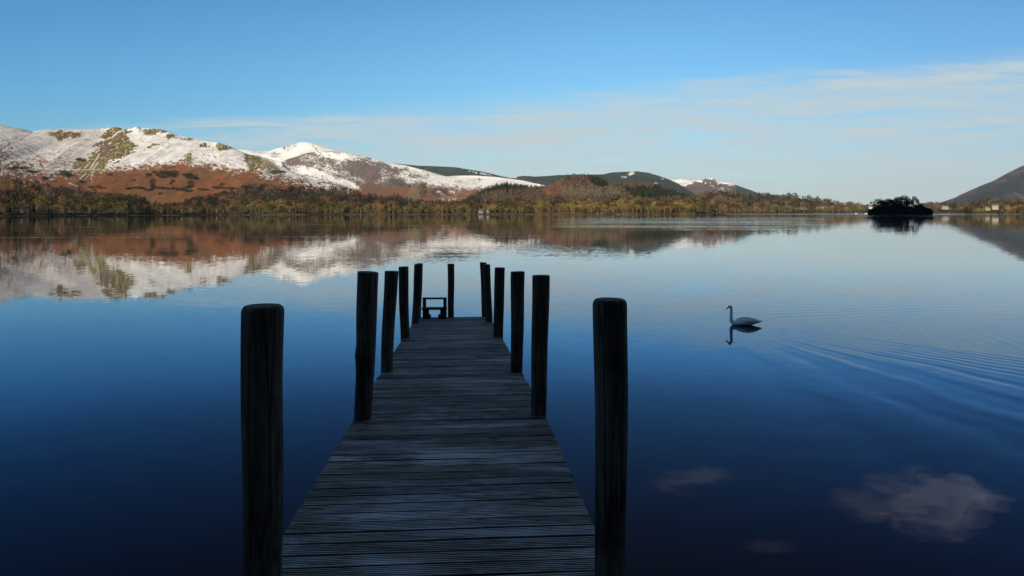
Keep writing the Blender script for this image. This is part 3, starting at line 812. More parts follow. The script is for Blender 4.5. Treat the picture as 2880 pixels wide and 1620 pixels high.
MC = {'olive': plain_mat('olive_twigs', (.145, .108, .040), .35, 9, .9, .1, .35), 'brown': plain_mat('brown_twigs', (.085, .056, .032), .35, 9, .9, .1, .35),
      'green': plain_mat('ivy_leaves', (.055, .078, .018), .35, 9, .9, .1, .3), 'dark': plain_mat('conifer_needles', (.024, .036, .014), .35, 9, .9, .1, .3),
      'rust': plain_mat('russet_leaves', (.15, .08, .032), .35, 9, .9, .1, .3), 'pine': plain_mat('pine_needles', (.010, .013, .008), .3, 9, .9, .05, .2)}
MT = plain_mat('pale_bark', (.20, .165, .10), .3, 8, .9, .1, .25); MT2 = plain_mat('dark_bark', (.03, .026, .022), .3, 8, .9, .1)
KINDS = {'olive': ('bare_tree', 'bare', 'olive', MT, 'mossy olive bare tree'), 'brown': ('bare_tree', 'wide', 'brown', MT, 'brown twiggy bare tree'),
         'green': ('ivy_clad_tree', 'bare', 'green', MT, 'green ivy-clad tree'), 'dark': ('conifer', 'conifer', 'dark', MT2, 'dark green conifer'), 'rust': ('larch_tree', 'conifer', 'rust', MT, 'russet larch')}
TM = {k: [tree_meshes(v[1], 100 + i + 10 * j, MC[v[2]], v[3], 200) for i in range(4)] for j, (k, v) in enumerate(KINDS.items())}
ZONES = [(0, 'at the far left shore below the dusted slope'), (150, 'on the shore below the grassy gully of the fell'), (330, 'on the shore in the dark gap of the left wood'), (500, 'on the shore below the gorse patches'), (700, 'on the shore below the snow-topped pike'),
         (900, 'on the shore below the grey snowy fell'), (1080, 'on the shore near the white house and scree fan'), (1260, 'on the shore beside the two boathouses'), (1430, 'on the shore below the mound\'s left foot'), (1600, 'on the bright shore below the wooded mound'),
         (1800, 'near the tip of the bright wooded point'), (2000, 'on the distant shore below the small snowy peak'), (2240, 'on the distant shore left of the dark island'), (2600, 'on the shore right of the dark island'), (2740, 'by the pale house on the right shore')]
def zone(px):
    z = ZONES[0][1]
    for a, s in ZONES:
        if px >= a: z = s
    return z
GRP = {'olive': 'mossy bare trees along the far shore', 'brown': 'brown bare trees along the far shore', 'green': 'ivy-clad trees along the far shore', 'dark': 'conifers along the far shore', 'rust': 'russet larches along the far shore'}
def shore_trees():
    rr = random.Random(3); px = -10.; cnt = 0
    while px < 2890 and cnt < 260:
        ok = not (2445 < px < 2620) and not (2640 < px < 2700) and not (2785 < px < 2808)
        d = float(shore_d(px)) + rr.uniform(5, 26) + (0 if rr.random() < .6 else 20)
        u = rr.random()
        k = 'olive' if u < .52 else 'brown' if u < .72 else 'green' if u < .84 else 'dark' if u < .96 else 'rust'
        if 1430 < px < 2000: k = 'olive' if u < .72 else 'green' if u < .86 else 'brown' if u < .96 else 'rust'
        if 360 < px < 480: k = 'dark' if u < .5 else 'brown' if u < .8 else 'green'
        h = rr.uniform(9.5, 14.5) * (1.35 if 1430 < px < 1990 else 1.) * (1.1 if k == 'dark' else 1.)
        if px > 2010: h *= 1.1
        if ok:
            nm = KINDS[k][0]
            e = empty(nm, ((px - CX) / F * d, d, float(ground_z(px, d)) - .3), rr.uniform(0, 6.28)); wd = rr.uniform(.95, 1.35)
            e.scale = (h * wd, h * wd, h)
            tag(e, KINDS[k][4] + ' ' + zone(px), 'tree', GRP[k])
            tm, cm = rr.choice(TM[k])
            link(bpy.data.objects.new('trunk', tm), e); link(bpy.data.objects.new('crown', cm), e)
            cnt += 1
        px += rr.uniform(.55, 1.45) * (5.2 / d * F) * (1. if d < 1600 else 1.4)
shore_trees()

# ------------------------------------------------------------------ island
ID = 1000.
def isle_x(cx, d=ID + 18): return (1900 + cx / 2.6286 - CX) / F * d
def island():
    n = 40; V = []; Fc = []
    x0, x1 = isle_x(1440), isle_x(1885); xc, hw = (x0 + x1) / 2, (x1 - x0) / 2
    rings = [(1.0, -1.), (.97, .5), (.8, 1.8), (.4, 2.6)]
    for r, z in rings:
        for k in range(n):
            a = 2 * math.pi * k / n; j = 1 + .06 * math.sin(3 * a + 1) + .04 * math.sin(7 * a)
            V.append((xc + math.cos(a) * hw * r * j, ID + 18 + math.sin(a) * 16 * r * j, z))
    V.append((xc, ID + 18, 3))
    for i in range(3):
        for k in range(n): Fc.append((i * n + k, i * n + (k + 1) % n, (i + 1) * n + (k + 1) % n, (i + 1) * n + k))
    for k in range(n): Fc.append((3 * n + k, 3 * n + (k + 1) % n, 4 * n))
    tag(mesh_obj('island', V, Fc, plain_mat('island_rock', (.03, .028, .024), .4, .3), None, True), kind='structure')
    pines = [(1500, 322, 104, .2, 'spreading pine at the left end of the dark island'), (1538, 330, 90, .6, 'lower pine just inside the left end of the dark island'), (1572, 322, 84, .3, 'pine with a low round crown left of the island centre'),
             (1606, 326, 90, .7, 'short pine between the left group and tallest pines on the island'), (1642, 308, 100, .5, 'tall pine left of the highest crown on the island'), (1688, 299, 116, .4, 'tallest broad pine at the crest of the dark island'),
             (1716, 308, 62, .8, 'pine at the right shoulder of the main island crown'), (1766, 304, 62, .3, 'slim separate pine with small crown right of the island gap'), (1802, 350, 60, .6, 'short pine above the right end shrubs of the island'), (1655, 340, 110, .1, 'low pine in front of the tallest island crown')]
    for i, (cx, top, w, t, lab) in enumerate(pines):
        h = (430 - top) * .1981 + .5
        tm, cm = tree_meshes('pine', 300 + i, MC['pine'], MT2, 620)
        # bring the crown to the measured width
        e = empty('pine_tree', (isle_x(cx, ID + 8 + t * 18), ID + 8 + t * 18, 1.6), i * 1.3); s = w * .1981 / .86
        e.scale = (s, s, h); tag(e, lab, 'tree', 'pines on the small dark island')
        link(bpy.data.objects.new('trunk', tm), e); link(bpy.data.objects.new('crown', cm), e)
    w = Wood(); rr = np.random.default_rng(9); n = 1100
    cx = 1436 + rr.random(n) * 452
    top = interp(cx, [(1420, 402), (1445, 388), (1475, 376), (1495, 366), (1560, 358), (1722, 358), (1742, 392), (1762, 385), (1785, 364), (1805, 360), (1825, 368), (1860, 374), (1880, 385), (1900, 410)])
    hg = (430 - top) * .1981 * (.55 + .5 * rr.random(n))
    dd = ID + 5 + rr.random(n) * 22
    P = np.stack([isle_x(cx, dd), dd, np.full(n, .4)], -1)
    w.add('bush', P, hg, (.011, .013, .008), wid=.75)
    tag(w.build('undergrowth'), 'black undergrowth and shrubs filling the island under the pines', 'undergrowth', kind='stuff')
island()

# ------------------------------------------------------------------ houses and small things on the far shore
M_WALLW = plain_mat('white_render', (.48, .47, .44), .08, 1.5); M_WALLC = plain_mat('cream_render', (.34, .31, .23), .1, 1.5); M_SLATE = plain_mat('slate', (.10, .105, .115), .2, 2.)
M_WALLG = plain_mat('grey_stone', (.22, .21, .2), .2, 1.5); M_WALLB = plain_mat('weathered_boards', (.30, .32, .34), .15, 1.5); M_PANE = plain_mat('window_glass', (.02, .025, .03), .1, 1, .15, .5)
def house(name, px, py, d, w, h, dep, wall, label, rz=0, nw=3, cat='house', chim=True, roofm=None):
    z = H + (YH - py) / F * d; e = empty(name, ((px - CX) / F * d, d, z), rz); tag(e, label, cat)
    b = MB(); b.box((0, 0, h / 2 - 1), (w, dep, h + 2))
    i = len(b.V); rh = dep * .38
    b.V += [(-w / 2, -dep / 2, h), (-w / 2, dep / 2, h), (-w / 2, 0, h + rh), (w / 2, -dep / 2, h), (w / 2, dep / 2, h), (w / 2, 0, h + rh)]
    b.F += [(i, i + 1, i + 2), (i + 3, i + 5, i + 4)]
    b.build('wall', wall, e)
    r = MB(); o = .35; t = .18
    for s in (-1, 1):
        k = len(r.V); y0 = s * (dep / 2 + o); z0 = h - o * .76
        r.V += [(-w / 2 - o, y0, z0 + .02), (w / 2 + o, y0, z0 + .02), (w / 2 + o, 0, h + rh + .02), (-w / 2 - o, 0, h + rh + .02), (-w / 2 - o, y0, z0 + t), (w / 2 + o, y0, z0 + t), (w / 2 + o, 0, h + rh + t + .02), (-w / 2 - o, 0, h + rh + t + .02)]
        r.F += [[k + q for q in f] for f in ((0, 1, 2, 3), (4, 7, 6, 5), (0, 4, 5, 1), (0, 3, 7, 4), (1, 5, 6, 2))]
    ro = r.build('roof', roofm or M_SLATE, e)
    if chim:
        c = MB(); c.box((w * .32, 0, h + rh + .5), (.9, .7, 1.8)); c.build('chimney', wall, ro)
    for k in range(nw):
        for fl in range(2 if h > 4.5 else 1):
            wb = MB(); x = (k + .5) / nw * w - w / 2; zz = 1.6 + fl * 2.7
            wb.box((x, -dep / 2 - .02, zz), (w / nw * .4, .08, 1.3)); wb.build('window', M_PANE, e)
house('white_house', 1072, 577, 1560, 6, 7, 9, M_WALLW, 'small white house among trees left of the scree fan', .9, 2)
house('boathouse', 1352, 597.5, 1275, 7, 3.4, 7, M_WALLG, 'grey-blue boathouse at the water, the left of the pair', .2, 2, 'boathouse', False)
house('boathouse', 1373, 596, 1282, 5, 3.6, 7, M_WALLB, 'paler boathouse at the water, the right of the pair', -.2, 2, 'boathouse', False)
house('villa', 2258, 590, 2330, 22, 5, 9, M_WALLC, 'long low cream villa on the distant wooded shore', .1, 5)
house('villa', 2315, 590, 2400, 26, 9, 12, M_WALLG, 'grey stone villa above the distant shore left of island', -.1, 5)
house('white_house', 2449, 586, 2640, 14, 7, 9, M_WALLW, 'white house just above the left end of the island', 0, 3)
house('hotel', 2670, 588, 2420, 48, 9, 12, M_WALLC, 'long pale hotel below the big right-hand hillside', .05, 9, 'hotel')
house('country_house', 2798, 587, 1640, 13, 7, 10, M_WALLC, 'cream country house among trees at the far right shore', -.35, 4)
house('country_house', 2779, 590, 1660, 8, 5, 7, M_WALLC, 'small cream lodge left of the right-hand country house', .2, 2)
M_HULL = plain_mat('white_hull', (.7, .7, .68), .05, 2, .3, .5); M_CAB = plain_mat('boat_window', (.05, .06, .08), .1, 2, .2)
def boat(px, d, ln, label):
    e = empty('launch', ((px - CX) / F * d, d, 0), .1); tag(e, label, 'boat', 'white boats moored off the distant shore')
    V = []; Fc = []; st = 8
    for i in range(st + 1):
        t = i / st; x = (t - .5) * ln; w = ln * .14 * (1 - max(0, (t - .55) / .45) ** 2.2) + .02
        V += [(x, -w, 1.1 + .3 * t), (x, -w * .6, -.2), (x, w * .6, -.2), (x, w, 1.1 + .3 * t)]
    for i in range(st):
        for k in range(4):
            a = i * 4 + k; b = i * 4 + (k + 1) % 4; Fc.append((a, b, b + 4, a + 4))
    Fc += [(0, 3, 2, 1), (st * 4, st * 4 + 1, st * 4 + 2, st * 4 + 3)]
    mesh_obj('hull', V, Fc, M_HULL, e)
    c = MB(); c.box((-ln * .08, 0, 1.8), (ln * .4, ln * .2, 1.3)); cb = c.build('cabin', M_HULL, e)
    c = MB(); c.box((-ln * .08, 0, 2.0), (ln * .36, ln * .2 + .06, .5)); c.build('window', M_CAB, cb)
boat(2408, 2330, 9, 'white launch moored off the distant shore, farther from the island')
boat(2436, 2300, 11, 'white launch moored near the left end of the island')
# swimming-line buoy and low raft off the point
def buoy(px, d, label):
    b = MB()
    pr = [(0, -.3), (.5, -.2), (.75, .2), (.7, .6), (.4, .95), (.12, 1.1), (.08, 1.5), (0, 1.52)]
    n = 12
    for r, z in pr:
        for k in range(n): b.V.append((r * math.cos(k * 6.2832 / n), r * math.sin(k * 6.2832 / n), z))
    for i in range(len(pr) - 1):
        for k in range(n): b.F.append((i * n + k, i * n + (k + 1) % n, (i + 1) * n + (k + 1) % n, (i + 1) * n + k))
    o = b.build('buoy', plain_mat('red_buoy', (.55, .04, .03), .1, 2, .4), None, True); o.location = ((px - CX) / F * d, d, 0); tag(o, label, 'buoy')
buoy(1968, 1090, 'small red buoy on the water off the wooded point')
def rocks():
    rr = random.Random(4)
    for i, (px, w, lab) in enumerate(((2008, 5, 'leftmost low dark rock breaking the water off the point'), (2022, 8, 'widest low dark rock in the line off the point'), (2038, 4, 'rightmost low dark rock breaking the water off the point'))):
        V = []; Fc = []; n = 14
        for r, z in ((1, -.3), (.92, .35), (.6, .8), (.2, 1.0)):
            for k in range(n):
                a = 6.2832 * k / n; j = rr.uniform(.8, 1.15); V.append((math.cos(a) * w * r * j, math.sin(a) * w * .4 * r * j, z * rr.uniform(.8, 1.1)))
        for q in range(3):
            for k in range(n): Fc.append((q * n + k, q * n + (k + 1) % n, (q + 1) * n + (k + 1) % n, (q + 1) * n + k))
        Fc.append([3 * n + k for k in range(n)])
        o = mesh_obj('rock', V, Fc, MR, None, True); o.location = ((px - CX) / F * 1100, 1100, 0); tag(o, lab, 'rock', 'low rocks off the wooded point')
MR = plain_mat('wet_rock', (.03, .03, .03), .3, 1.)
rocks()

# ------------------------------------------------------------------ the shaded hillside and bank behind the camera
def near_hill():
    xs = np.concatenate([np.linspace(-4000, -300, 60), np.linspace(-280, 280, 60), np.linspace(300, 4000, 60)])
    ys = np.concatenate([np.array([8, 4, 1, 0, -1, -2, -4, -8, -14]), np.linspace(-20, -300, 40), np.linspace(-310, -2200, 60)])
    X, Y = np.meshgrid(xs, ys, indexing='ij')
    sh = 2.4 + .00035 * X ** 2 * (np.abs(X) < 200) + 14 * (np.abs(X) >= 200) - 6 * (fbm(X / 22, X * 0, 3, 90) - .4) * (np.abs(X) > 3)
    sh = np.where(np.abs(X) < 200, 1.0 - np.clip(np.abs(X) - 2.5, 0, 40) * .12, -3.5)
    s = sh - Y - 1.2
    crest = interp(X, [(-4000, 70), (-2200, 120), (-1300, 175), (-950, 225), (-600, 320), (-200, 370), (300, 360), (900, 300), (2000, 240), (4000, 150)])
    crest = crest * 1.2 * (1 + .12 * (fbm(X / 160, Y / 300, 4, 91) - .5))
    Z = np.where(s < 0, s * .35, np.minimum(.22 * s, 1.5) + .02 * s) + crest * ss(15, 480, s) * (1 - .5 * ss(700, 2200, s)) + (fbm(X / 15, Y / 15, 4, 92) - .5) * 1.2 * ss(3, 25, s)
    n = fbm(X / 20, Y / 20, 4, 93)
    c = mix(np.array((.06, .055, .03)) * np.ones(X.shape + (3,)), np.array((.035, .04, .018)), ss(.4, .6, n))
    V = np.stack([X, Y, Z], -1).reshape(-1, 3); m = len(ys)
    i = np.arange(len(xs) - 1)[:, None] * m + np.arange(m - 1)[None, :]
    Q = np.stack([i, i + 1, i + m + 1, i + m], -1).reshape(-1, 4)
    o = link(bpy.data.objects.new('ground_near_hillside', np_mesh('ground_near_hillside', V, Q, M_GROUND, c.reshape(-1, 3), True))); tag(o, kind='structure')
near_hill()

# ------------------------------------------------------------------ jetty
W = 1.8
def width_px(y): return 1.05 * (y - 662) if y > 1187 else 1.21 * (y - 722) * (551.3 / 562.7 if y > 1100 else 1)
SP = [(y, cx) for y, cx in ((1620, 1228), (1488, 1239.5), (1300, 1256), (1187, 1266), (1095, 1267.5), (1000, 1270.5), (912.7, 1273.5), (892, 1274.5))]
DP = []
for y, cx in SP:
    d = F * W / width_px(y); DP.append((d, (cx - CX) / F * d, H - (y - YH) / F * d))
DP = np.array(DP)
def centre(d):
    if d < DP[0, 0]:
        k = (d - DP[0, 0]); s = (DP[3] - DP[0]) / (DP[3, 0] - DP[0, 0]); return DP[0, 1] + s[1] * k, DP[0, 2] + s[2] * k
    if d > DP[-1, 0]:
        k = (d - DP[-1, 0]); s = (DP[-1] - DP[3]) / (DP[-1, 0] - DP[3, 0]); return DP[-1, 1] + s[1] * k, DP[-1, 2] + s[2] * k
    return float(np.interp(d, DP[:, 0], DP[:, 1])), float(np.interp(d, DP[:, 0], DP[:, 2]))
D_END = DP[-1, 0]
JOINTS = [DP[3, 0]]
jetty = empty('jetty', (float(centre(D_END)[0]), float(D_END), 0))
tag(jetty, 'narrow wooden jetty of grooved planks between dark round posts running out into the lake', 'jetty')
def jpart(mb, name, mat, smooth=False, parent=None):
    o = mb.build(name, mat, None, smooth)
    off = jetty.location
    for v in o.data.vertices: v.co = v.co - off
    o.parent = parent or jetty
    return o

def deck():
    V = []; Fc = []; rr = random.Random(12); tone = []; tv = []; sv = []
    d = -1.0; pitch = .1385; i = 0
    ridges = 6
    while d < D_END:
        cx, z = centre(d + pitch / 2); c2, z2 = centre(d + pitch)
        cx0, z0 = centre(d)
        ax = Vector((c2 - cx0, pitch, z2 - z0)).normalized()      # along the jetty
        bx = Vector((1, -(c2 - cx0) / pitch, 0)).normalized()      # along the board
        yaw = rr.gauss(0, .0035)
        bx = (bx + Vector((0, yaw, rr.gauss(0, .0012)))).normalized()
        up = bx.cross(ax).normalized(); ax = up.cross(bx).normalized()
        wd = pitch - rr.uniform(.011, .020); tone.append(max(.45, rr.gauss(.95, .20)))
        hl = W / 2 + rr.gauss(0, .005)
        zoff = rr.gauss(0, .0012)
        c = Vector((cx, d + pitch / 2, z + zoff))
        # grooved profile
        prof = []; m = ridges; rw = wd / m; gd = .009
        prof.append((-wd / 2, -.028)); prof.append((-wd / 2, -.003))
        for k in range(m):
            a = -wd / 2 + k * rw
            if k: prof += [(a - rw * .22, -gd), (a + rw * .22, -gd)]
            prof += [(a + rw * .30, 0), (a + rw * .70, 0)]
        prof.append((wd / 2, -.003)); prof.append((wd / 2, -.028))
        b = len(V); npf = len(prof); ns = 10; sv += [(i * .618034) % 1.] * (npf * ns); tv += [tone[-1] * (.12 if h_ < -.002 else 1.) * 1. for (a_, h_) in prof] * ns  # grooves and board edges darkened in colour, painting the shade that falls there
        ph = rr.random() * 10; amp = .0012
        for s in range(ns):
            q = (s / (ns - 1) * 2 - 1) * hl
            wob = math.sin(ph + s * .9) * amp
            for (a, h_) in prof:
                V.append(tuple(c + bx * q + ax * (a + wob) + up * (h_ + (0 if h_ < -.01 else wob * .6))))
        for s in range(ns - 1):
            for k in range(npf - 1):
                p = b + s * npf + k; Fc.append((p, p + npf, p + npf + 1, p + 1))
            Fc.append((b + s * npf, b + s * npf + npf - 1, b + (s + 1) * npf + npf - 1, b + (s + 1) * npf))
        Fc.append([b + k for k in range(npf)]); Fc.append([b + (ns - 1) * npf + k for k in range(npf)][::-1])
        gap = 0
        for J in JOINTS:
            if d < J <= d + pitch: gap = .012
        d += pitch + gap; i += 1
    mb = MB(); mb.V = V; mb.F = Fc
    o = jpart(mb, 'deck', M_DECK)
    a = o.data.color_attributes.new('board_tone_groove_shade', 'FLOAT_COLOR', 'POINT'); c = np.ones((len(tv), 4), np.float32); c[:, :3] = np.array(tv)[:, None]
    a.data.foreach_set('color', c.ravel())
    a = o.data.color_attributes.new('board_seed', 'FLOAT_COLOR', 'POINT'); c = np.ones((len(tv), 4), np.float32); c[:, :3] = np.array(sv)[:, None]
    a.data.foreach_set('color', c.ravel())
deck()

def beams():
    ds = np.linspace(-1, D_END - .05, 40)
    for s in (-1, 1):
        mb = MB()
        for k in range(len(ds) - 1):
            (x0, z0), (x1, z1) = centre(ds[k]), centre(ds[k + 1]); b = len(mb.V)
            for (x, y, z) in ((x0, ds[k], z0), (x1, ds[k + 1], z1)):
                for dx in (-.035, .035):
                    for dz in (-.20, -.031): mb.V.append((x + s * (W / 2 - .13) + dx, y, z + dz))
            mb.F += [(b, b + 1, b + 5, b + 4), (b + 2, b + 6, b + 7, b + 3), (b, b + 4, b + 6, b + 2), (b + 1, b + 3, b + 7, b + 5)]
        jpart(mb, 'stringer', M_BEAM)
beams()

# posts: (top x0, x1, y, bottom x0, x1, y, distance or None, domed)
POSTS = [(688, 803, 858, 683, 786, 1620, 3.30, True, None), (1007, 1066, 765, 994, 1042, 1184, None, False, 'knot'), (1081.5, 1120.7, 763, 1070, 1104, 1054, None, False, None), (1121, 1149, 750, 1126.5, 1151, 959, None, False, None),
         (1165, 1187.5, 742.5, 1157.7, 1178, 910.7, None, False, None), (1171, 1188.8, 741, 1167.5, 1184.5, 893.5, None, False, None), (1258.3, 1277, 742, 1260.8, 1277.6, 893, None, False, None),
         (1349, 1368, 738, 1355.6, 1373, 892.5, None, False, None), (1357.6, 1378.8, 743.6, 1366, 1384.6, 907.6, None, False, None), (1392, 1421, 752.5, 1387.7, 1415.5, 958, None, False, None),
         (1438, 1477, 763.8, 1436, 1468.5, 1055.6, None, False, None), (1494, 1544.7, 775, 1492.5, 1536, 1172, None, False, None), (1672.5, 1768.6, 842, 1671, 1753, 1620, 3.30, True, None)]
PLAB = ['thick dome-topped post nearest the camera on the left', 'leaning knotted post, second on the left', 'third post on the left side', 'fourth post on the left side', 'fifth post on the left side', 'last left post, hidden behind the fifth',
        'lone post at the deck end beside the step frame', 'last post on the right side at the deck end', 'fifth post on the right side, leaning left', 'fourth post on the right side', 'third post on the right side', 'second post on the right side', 'thick dome-topped post nearest the camera on the right']
def d_at(y):
    if y >= 1187: return F * W / (1.05 * (y - 662))
    ys = np.array([s[0] for s in SP])[::-1]; return float(np.interp(y, ys, DP[::-1, 0]))
def post(i, tx0, tx1, ty, bx0, bx1, by, d, dome, extra):
    rr = random.Random(40 + i)
    if d is None: d = d_at(by)
    rt, rb = (tx1 - tx0) / 2 / F * d, (bx1 - bx0) / 2 / F * d
    dc = d + rb * .9
    rt *= dc / d; rb *= dc / d
    xt, xb = ((tx0 + tx1) / 2 - CX) / F * dc, ((bx0 + bx1) / 2 - CX) / F * dc
    zt, zb = H - (ty - YH) / F * dc, H - (by - YH) / F * dc
    slope = (xt - xb) / (zt - zb); tap = (rt - rb) / (zt - zb)
    z0 = -2.0; n = 28; m = 46; V = []; Fc = []
    zs = [z0 + (zt - z0) * (k / (m - 1)) for k in range(m)]
    offs = [rr.random() * 10 for _ in range(6)]
    lean_y = rr.uniform(-.012, .012)
    rings = []
    for z in zs: rings.append((z, 1.0))
    if dome:
        rings = [q for q in rings if q[0] < zt - .032]
        for a in (0, 25, 50, 70, 84):
            rings.append((zt - .032 + .032 * math.sin(R(a)), .80 + .20 * math.cos(R(a))))
    else:
        rings[-1] = (zt - .006, 1.0); rings.append((zt, .965))
    for z, k in rings:
        zz = max(z, zb - .3)
        r = (rb + tap * (zz - zb)) * k
        x = xb + slope * (z - zb); y = dc + lean_y * (z - zb)
        w = .006 * math.sin(z * 2.1 + offs[0]) + .003 * math.sin(z * 5.3 + offs[1])
        for q in range(n):
            a = 6.28318 * q / n
            b = 1 + .022 * math.sin(2 * a + z * .8 + offs[2]) + .014 * math.sin(5 * a + z * 1.9 + offs[3]) + .012 * math.sin(11 * a + offs[4] + z * .5) + .030 * (float(vnoise(a * 2.1 + i * 9, z * 3.2, 7)) - .5) + .018 * (float(vnoise(a * 6 + i * 5, z * 1.1, 8)) - .5)
            if extra == 'knot':
                g = math.exp(-((z - (H - (1000 - YH) / F * dc)) / .07) ** 2); b += .16 * g * max(0, math.cos(a - math.pi)) ** 2
                g2 = math.exp(-((z - (zt - .45)) / .25) ** 2); b += .05 * g2
            tilt = 0 if dome else (math.cos(a) * r * rr_t[i] if z > zt - .03 else 0)
            V.append((x + w + r * b * math.cos(a), y + r * b * math.sin(a), z + tilt))
    nr = len(rings)
    for k in range(nr - 1):
        for q in range(n): Fc.append((k * n + q, k * n + (q + 1) % n, (k + 1) * n + (q + 1) % n, (k + 1) * n + q))
    V.append((x, y, zt + (.004 if dome else 0))); 
    for q in range(n): Fc.append(((nr - 1) * n + q, (nr - 1) * n + (q + 1) % n, len(V) - 1))
    mb = MB(); mb.V = V; mb.F = Fc
    o = jpart(mb, 'post', M_POST, True); tag(o, PLAB[i])
rr_t = [0, -.07, -.03, .03, .03, .02, .0, -.02, -.03, -.03, .03, .02, 0]
for i, p in enumerate(POSTS): post(i, *p)

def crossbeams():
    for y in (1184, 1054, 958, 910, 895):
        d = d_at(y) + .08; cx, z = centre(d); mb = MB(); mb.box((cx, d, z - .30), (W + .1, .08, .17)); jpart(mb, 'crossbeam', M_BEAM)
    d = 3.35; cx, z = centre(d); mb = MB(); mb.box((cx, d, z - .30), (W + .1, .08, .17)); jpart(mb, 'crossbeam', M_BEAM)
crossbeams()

def step_frame():
    d = D_END - .12
    f = lambda cx, cy, dd=d: ((1120 + cx / 7.245 - CX) / F * dd, H - (720 + cy / 7.245 - YH) / F * dd)
    def bar(mb, x0, y0, x1, y1, dd, th):
        a, b = f(x0, y0, dd); c, e = f(x1, y1, dd); mb.box(((a + c) / 2, dd, (b + e) / 2), (abs(c - a), th, abs(b - e)))
    root = bpy.data.objects.new('step_frame', None); link(root); root.parent = jetty
    root['label'] = 'small black timber step frame standing at the deck end'
    def part(name, *bars):
        mb = MB()
        for q in bars: bar(mb, *q)
        jpart(mb, name, M_FRAME, False, root)
    part('top_rail', (500, 848, 985, 880, d, .09))
    part('seat_rail', (489, 1050, 987, 1086, d - .09, .22))
    part('upright', (502, 880, 566, 1288, d, .07)); part('upright', (921, 880, 983, 1288, d, .07))
    part('leg', (500, 1086, 626, 1284, d - .12, .07)); part('leg', (858, 1086, 984, 1284, d - .12, .07))
    part('foot_block', (504, 1190, 664, 1292, d - .25, .10)); part('foot_block', (818, 1190, 984, 1292, d - .25, .10))
step_frame()

# ------------------------------------------------------------------ swan
M_SWAN = plain_mat('white_feathers', (.86, .86, .84), .06, 12, .8, .2, 0, (1, 1, 2)); M_BILL = plain_mat('orange_bill', (.45, .12, .03), .15, 20, .5); M_BLACK = plain_mat('black_skin', (.015, .015, .015), .1, 20, .5)
SWX, SWD = (2058 - CX) / F * (F * H / (914 - YH)), F * H / (914 - YH)      # foot of the neck
def swan():
    k = SWD / F                                    # metres per photo pixel here
    e = empty('swan', (SWX, SWD, 0), 0); tag(e, 'white swan with upright neck swimming left, trailing a wake beside the jetty', 'swan')
    # stations: (x, z, half-width, half-height) along body from tail to breast then up the neck to the forehead
    B = [(1.02, .10, .010, .006), (.96, .10, .035, .018), (.88, .10, .075, .04), (.78, .095, .13, .07), (.66, .095, .175, .10), (.52, .095, .20, .115), (.38, .09, .205, .115), (.26, .08, .19, .105), (.15, .07, .155, .095), (.07, .065, .12, .085)]
    Nk = [(.005, .085, .085, .07), (-.018, .15, .066, .062), (-.022, .24, .055, .055), (-.020, .33, .050, .050), (-.016, .42, .047, .047), (-.012, .50, .045, .045), (-.018, .55, .049, .049), (-.042, .590, .055, .053), (-.076, .594, .053, .049), (-.108, .576, .041, .037), (-.128, .555, .024, .021)]
    st = B + Nk; n = 20; V = []; Fc = []
    for i, (x, z, a, b) in enumerate(st):
        p0 = st[max(i - 1, 0)]; p1 = st[min(i + 1, len(st) - 1)]
        t = Vector((p1[0] - p0[0], 0, p1[1] - p0[1])).normalized(); side = Vector((0, 1, 0)); up = t.cross(side)
        for q in range(n):
            an = 6.28318 * q / n; V.append(tuple(Vector((x, 0, z)) + side * a * math.cos(an) + up * b * math.sin(an)))
    for i in range(len(st) - 1):
        for q in range(n): Fc.append((i * n + q, i * n + (q + 1) % n, (i + 1) * n + (q + 1) % n, (i + 1) * n + q))
    Fc.append([q for q in range(n)]); Fc.append([(len(st) - 1) * n + q for q in range(n)][::-1])
    b = mesh_obj('body', V, Fc, M_SWAN, e, True); md = b.modifiers.new('s', 'SUBSURF'); md.levels = 2; md.render_levels = 2
    # folded wings
    for s in (-1, 1):
        V = []; Fc = []; ns, nr = 14, 12
        for i in range(ns + 1):
            t = i / ns; x = .16 + .80 * t; hh = .105 * math.sin(math.pi * min(1, t * .94 + .06)) ** .55 * (1 - .25 * t) + .01; zc = .10 + .035 * math.sin(math.pi * t) - .005 * t; th = .035 * math.sin(math.pi * min(1, t + .03)) + .006
            yc = s * (.165 * math.sin(math.pi * min(1, t * .80 + .14)) ** .8 + .012)
            for q in range(nr):
                a = 6.28318 * q / nr; V.append((x, yc + th * math.cos(a) - s * .5 * max(0, hh * math.sin(a)), zc + hh * math.sin(a) * .75 + .03))
        for i in range(ns):
            for q in range(nr): Fc.append((i * nr + q, i * nr + (q + 1) % nr, (i + 1) * nr + (q + 1) % nr, (i + 1) * nr + q))
        Fc.append(list(range(nr))); Fc.append([ns * nr + q for q in range(nr)][::-1])
        mesh_obj('wing', V, Fc, M_SWAN, e, True)
    mb = MB(); mb.tube([(.90, 0, .10), (.98, 0, .115), (1.06, 0, .135)], [.05, .035, .006], 8); mb.build('tail', M_SWAN, e, True)
    mb = MB(); mb.tube([(-.122, 0, .559), (-.16, 0, .532), (-.195, 0, .508), (-.215, 0, .495)], [.023, .019, .016, .006], 10); mb.build('bill', M_BILL, e, True)
    mb = MB(); mb.tube([(-.095, 0, .597), (-.115, 0, .592), (-.135, 0, .572)], [.006, .016, .008], 8); mb.build('bill_knob', M_BLACK, e, True)
    for s in (-1, 1):
        mb = MB(); mb.tube([(-.085, s * .038, .584), (-.085, s * .046, .584)], [.008, .005], 8); mb.build('eye', M_BLACK, e, True)
    e.scale = (84 * k / .98 * .95, 1, 1)
swan()

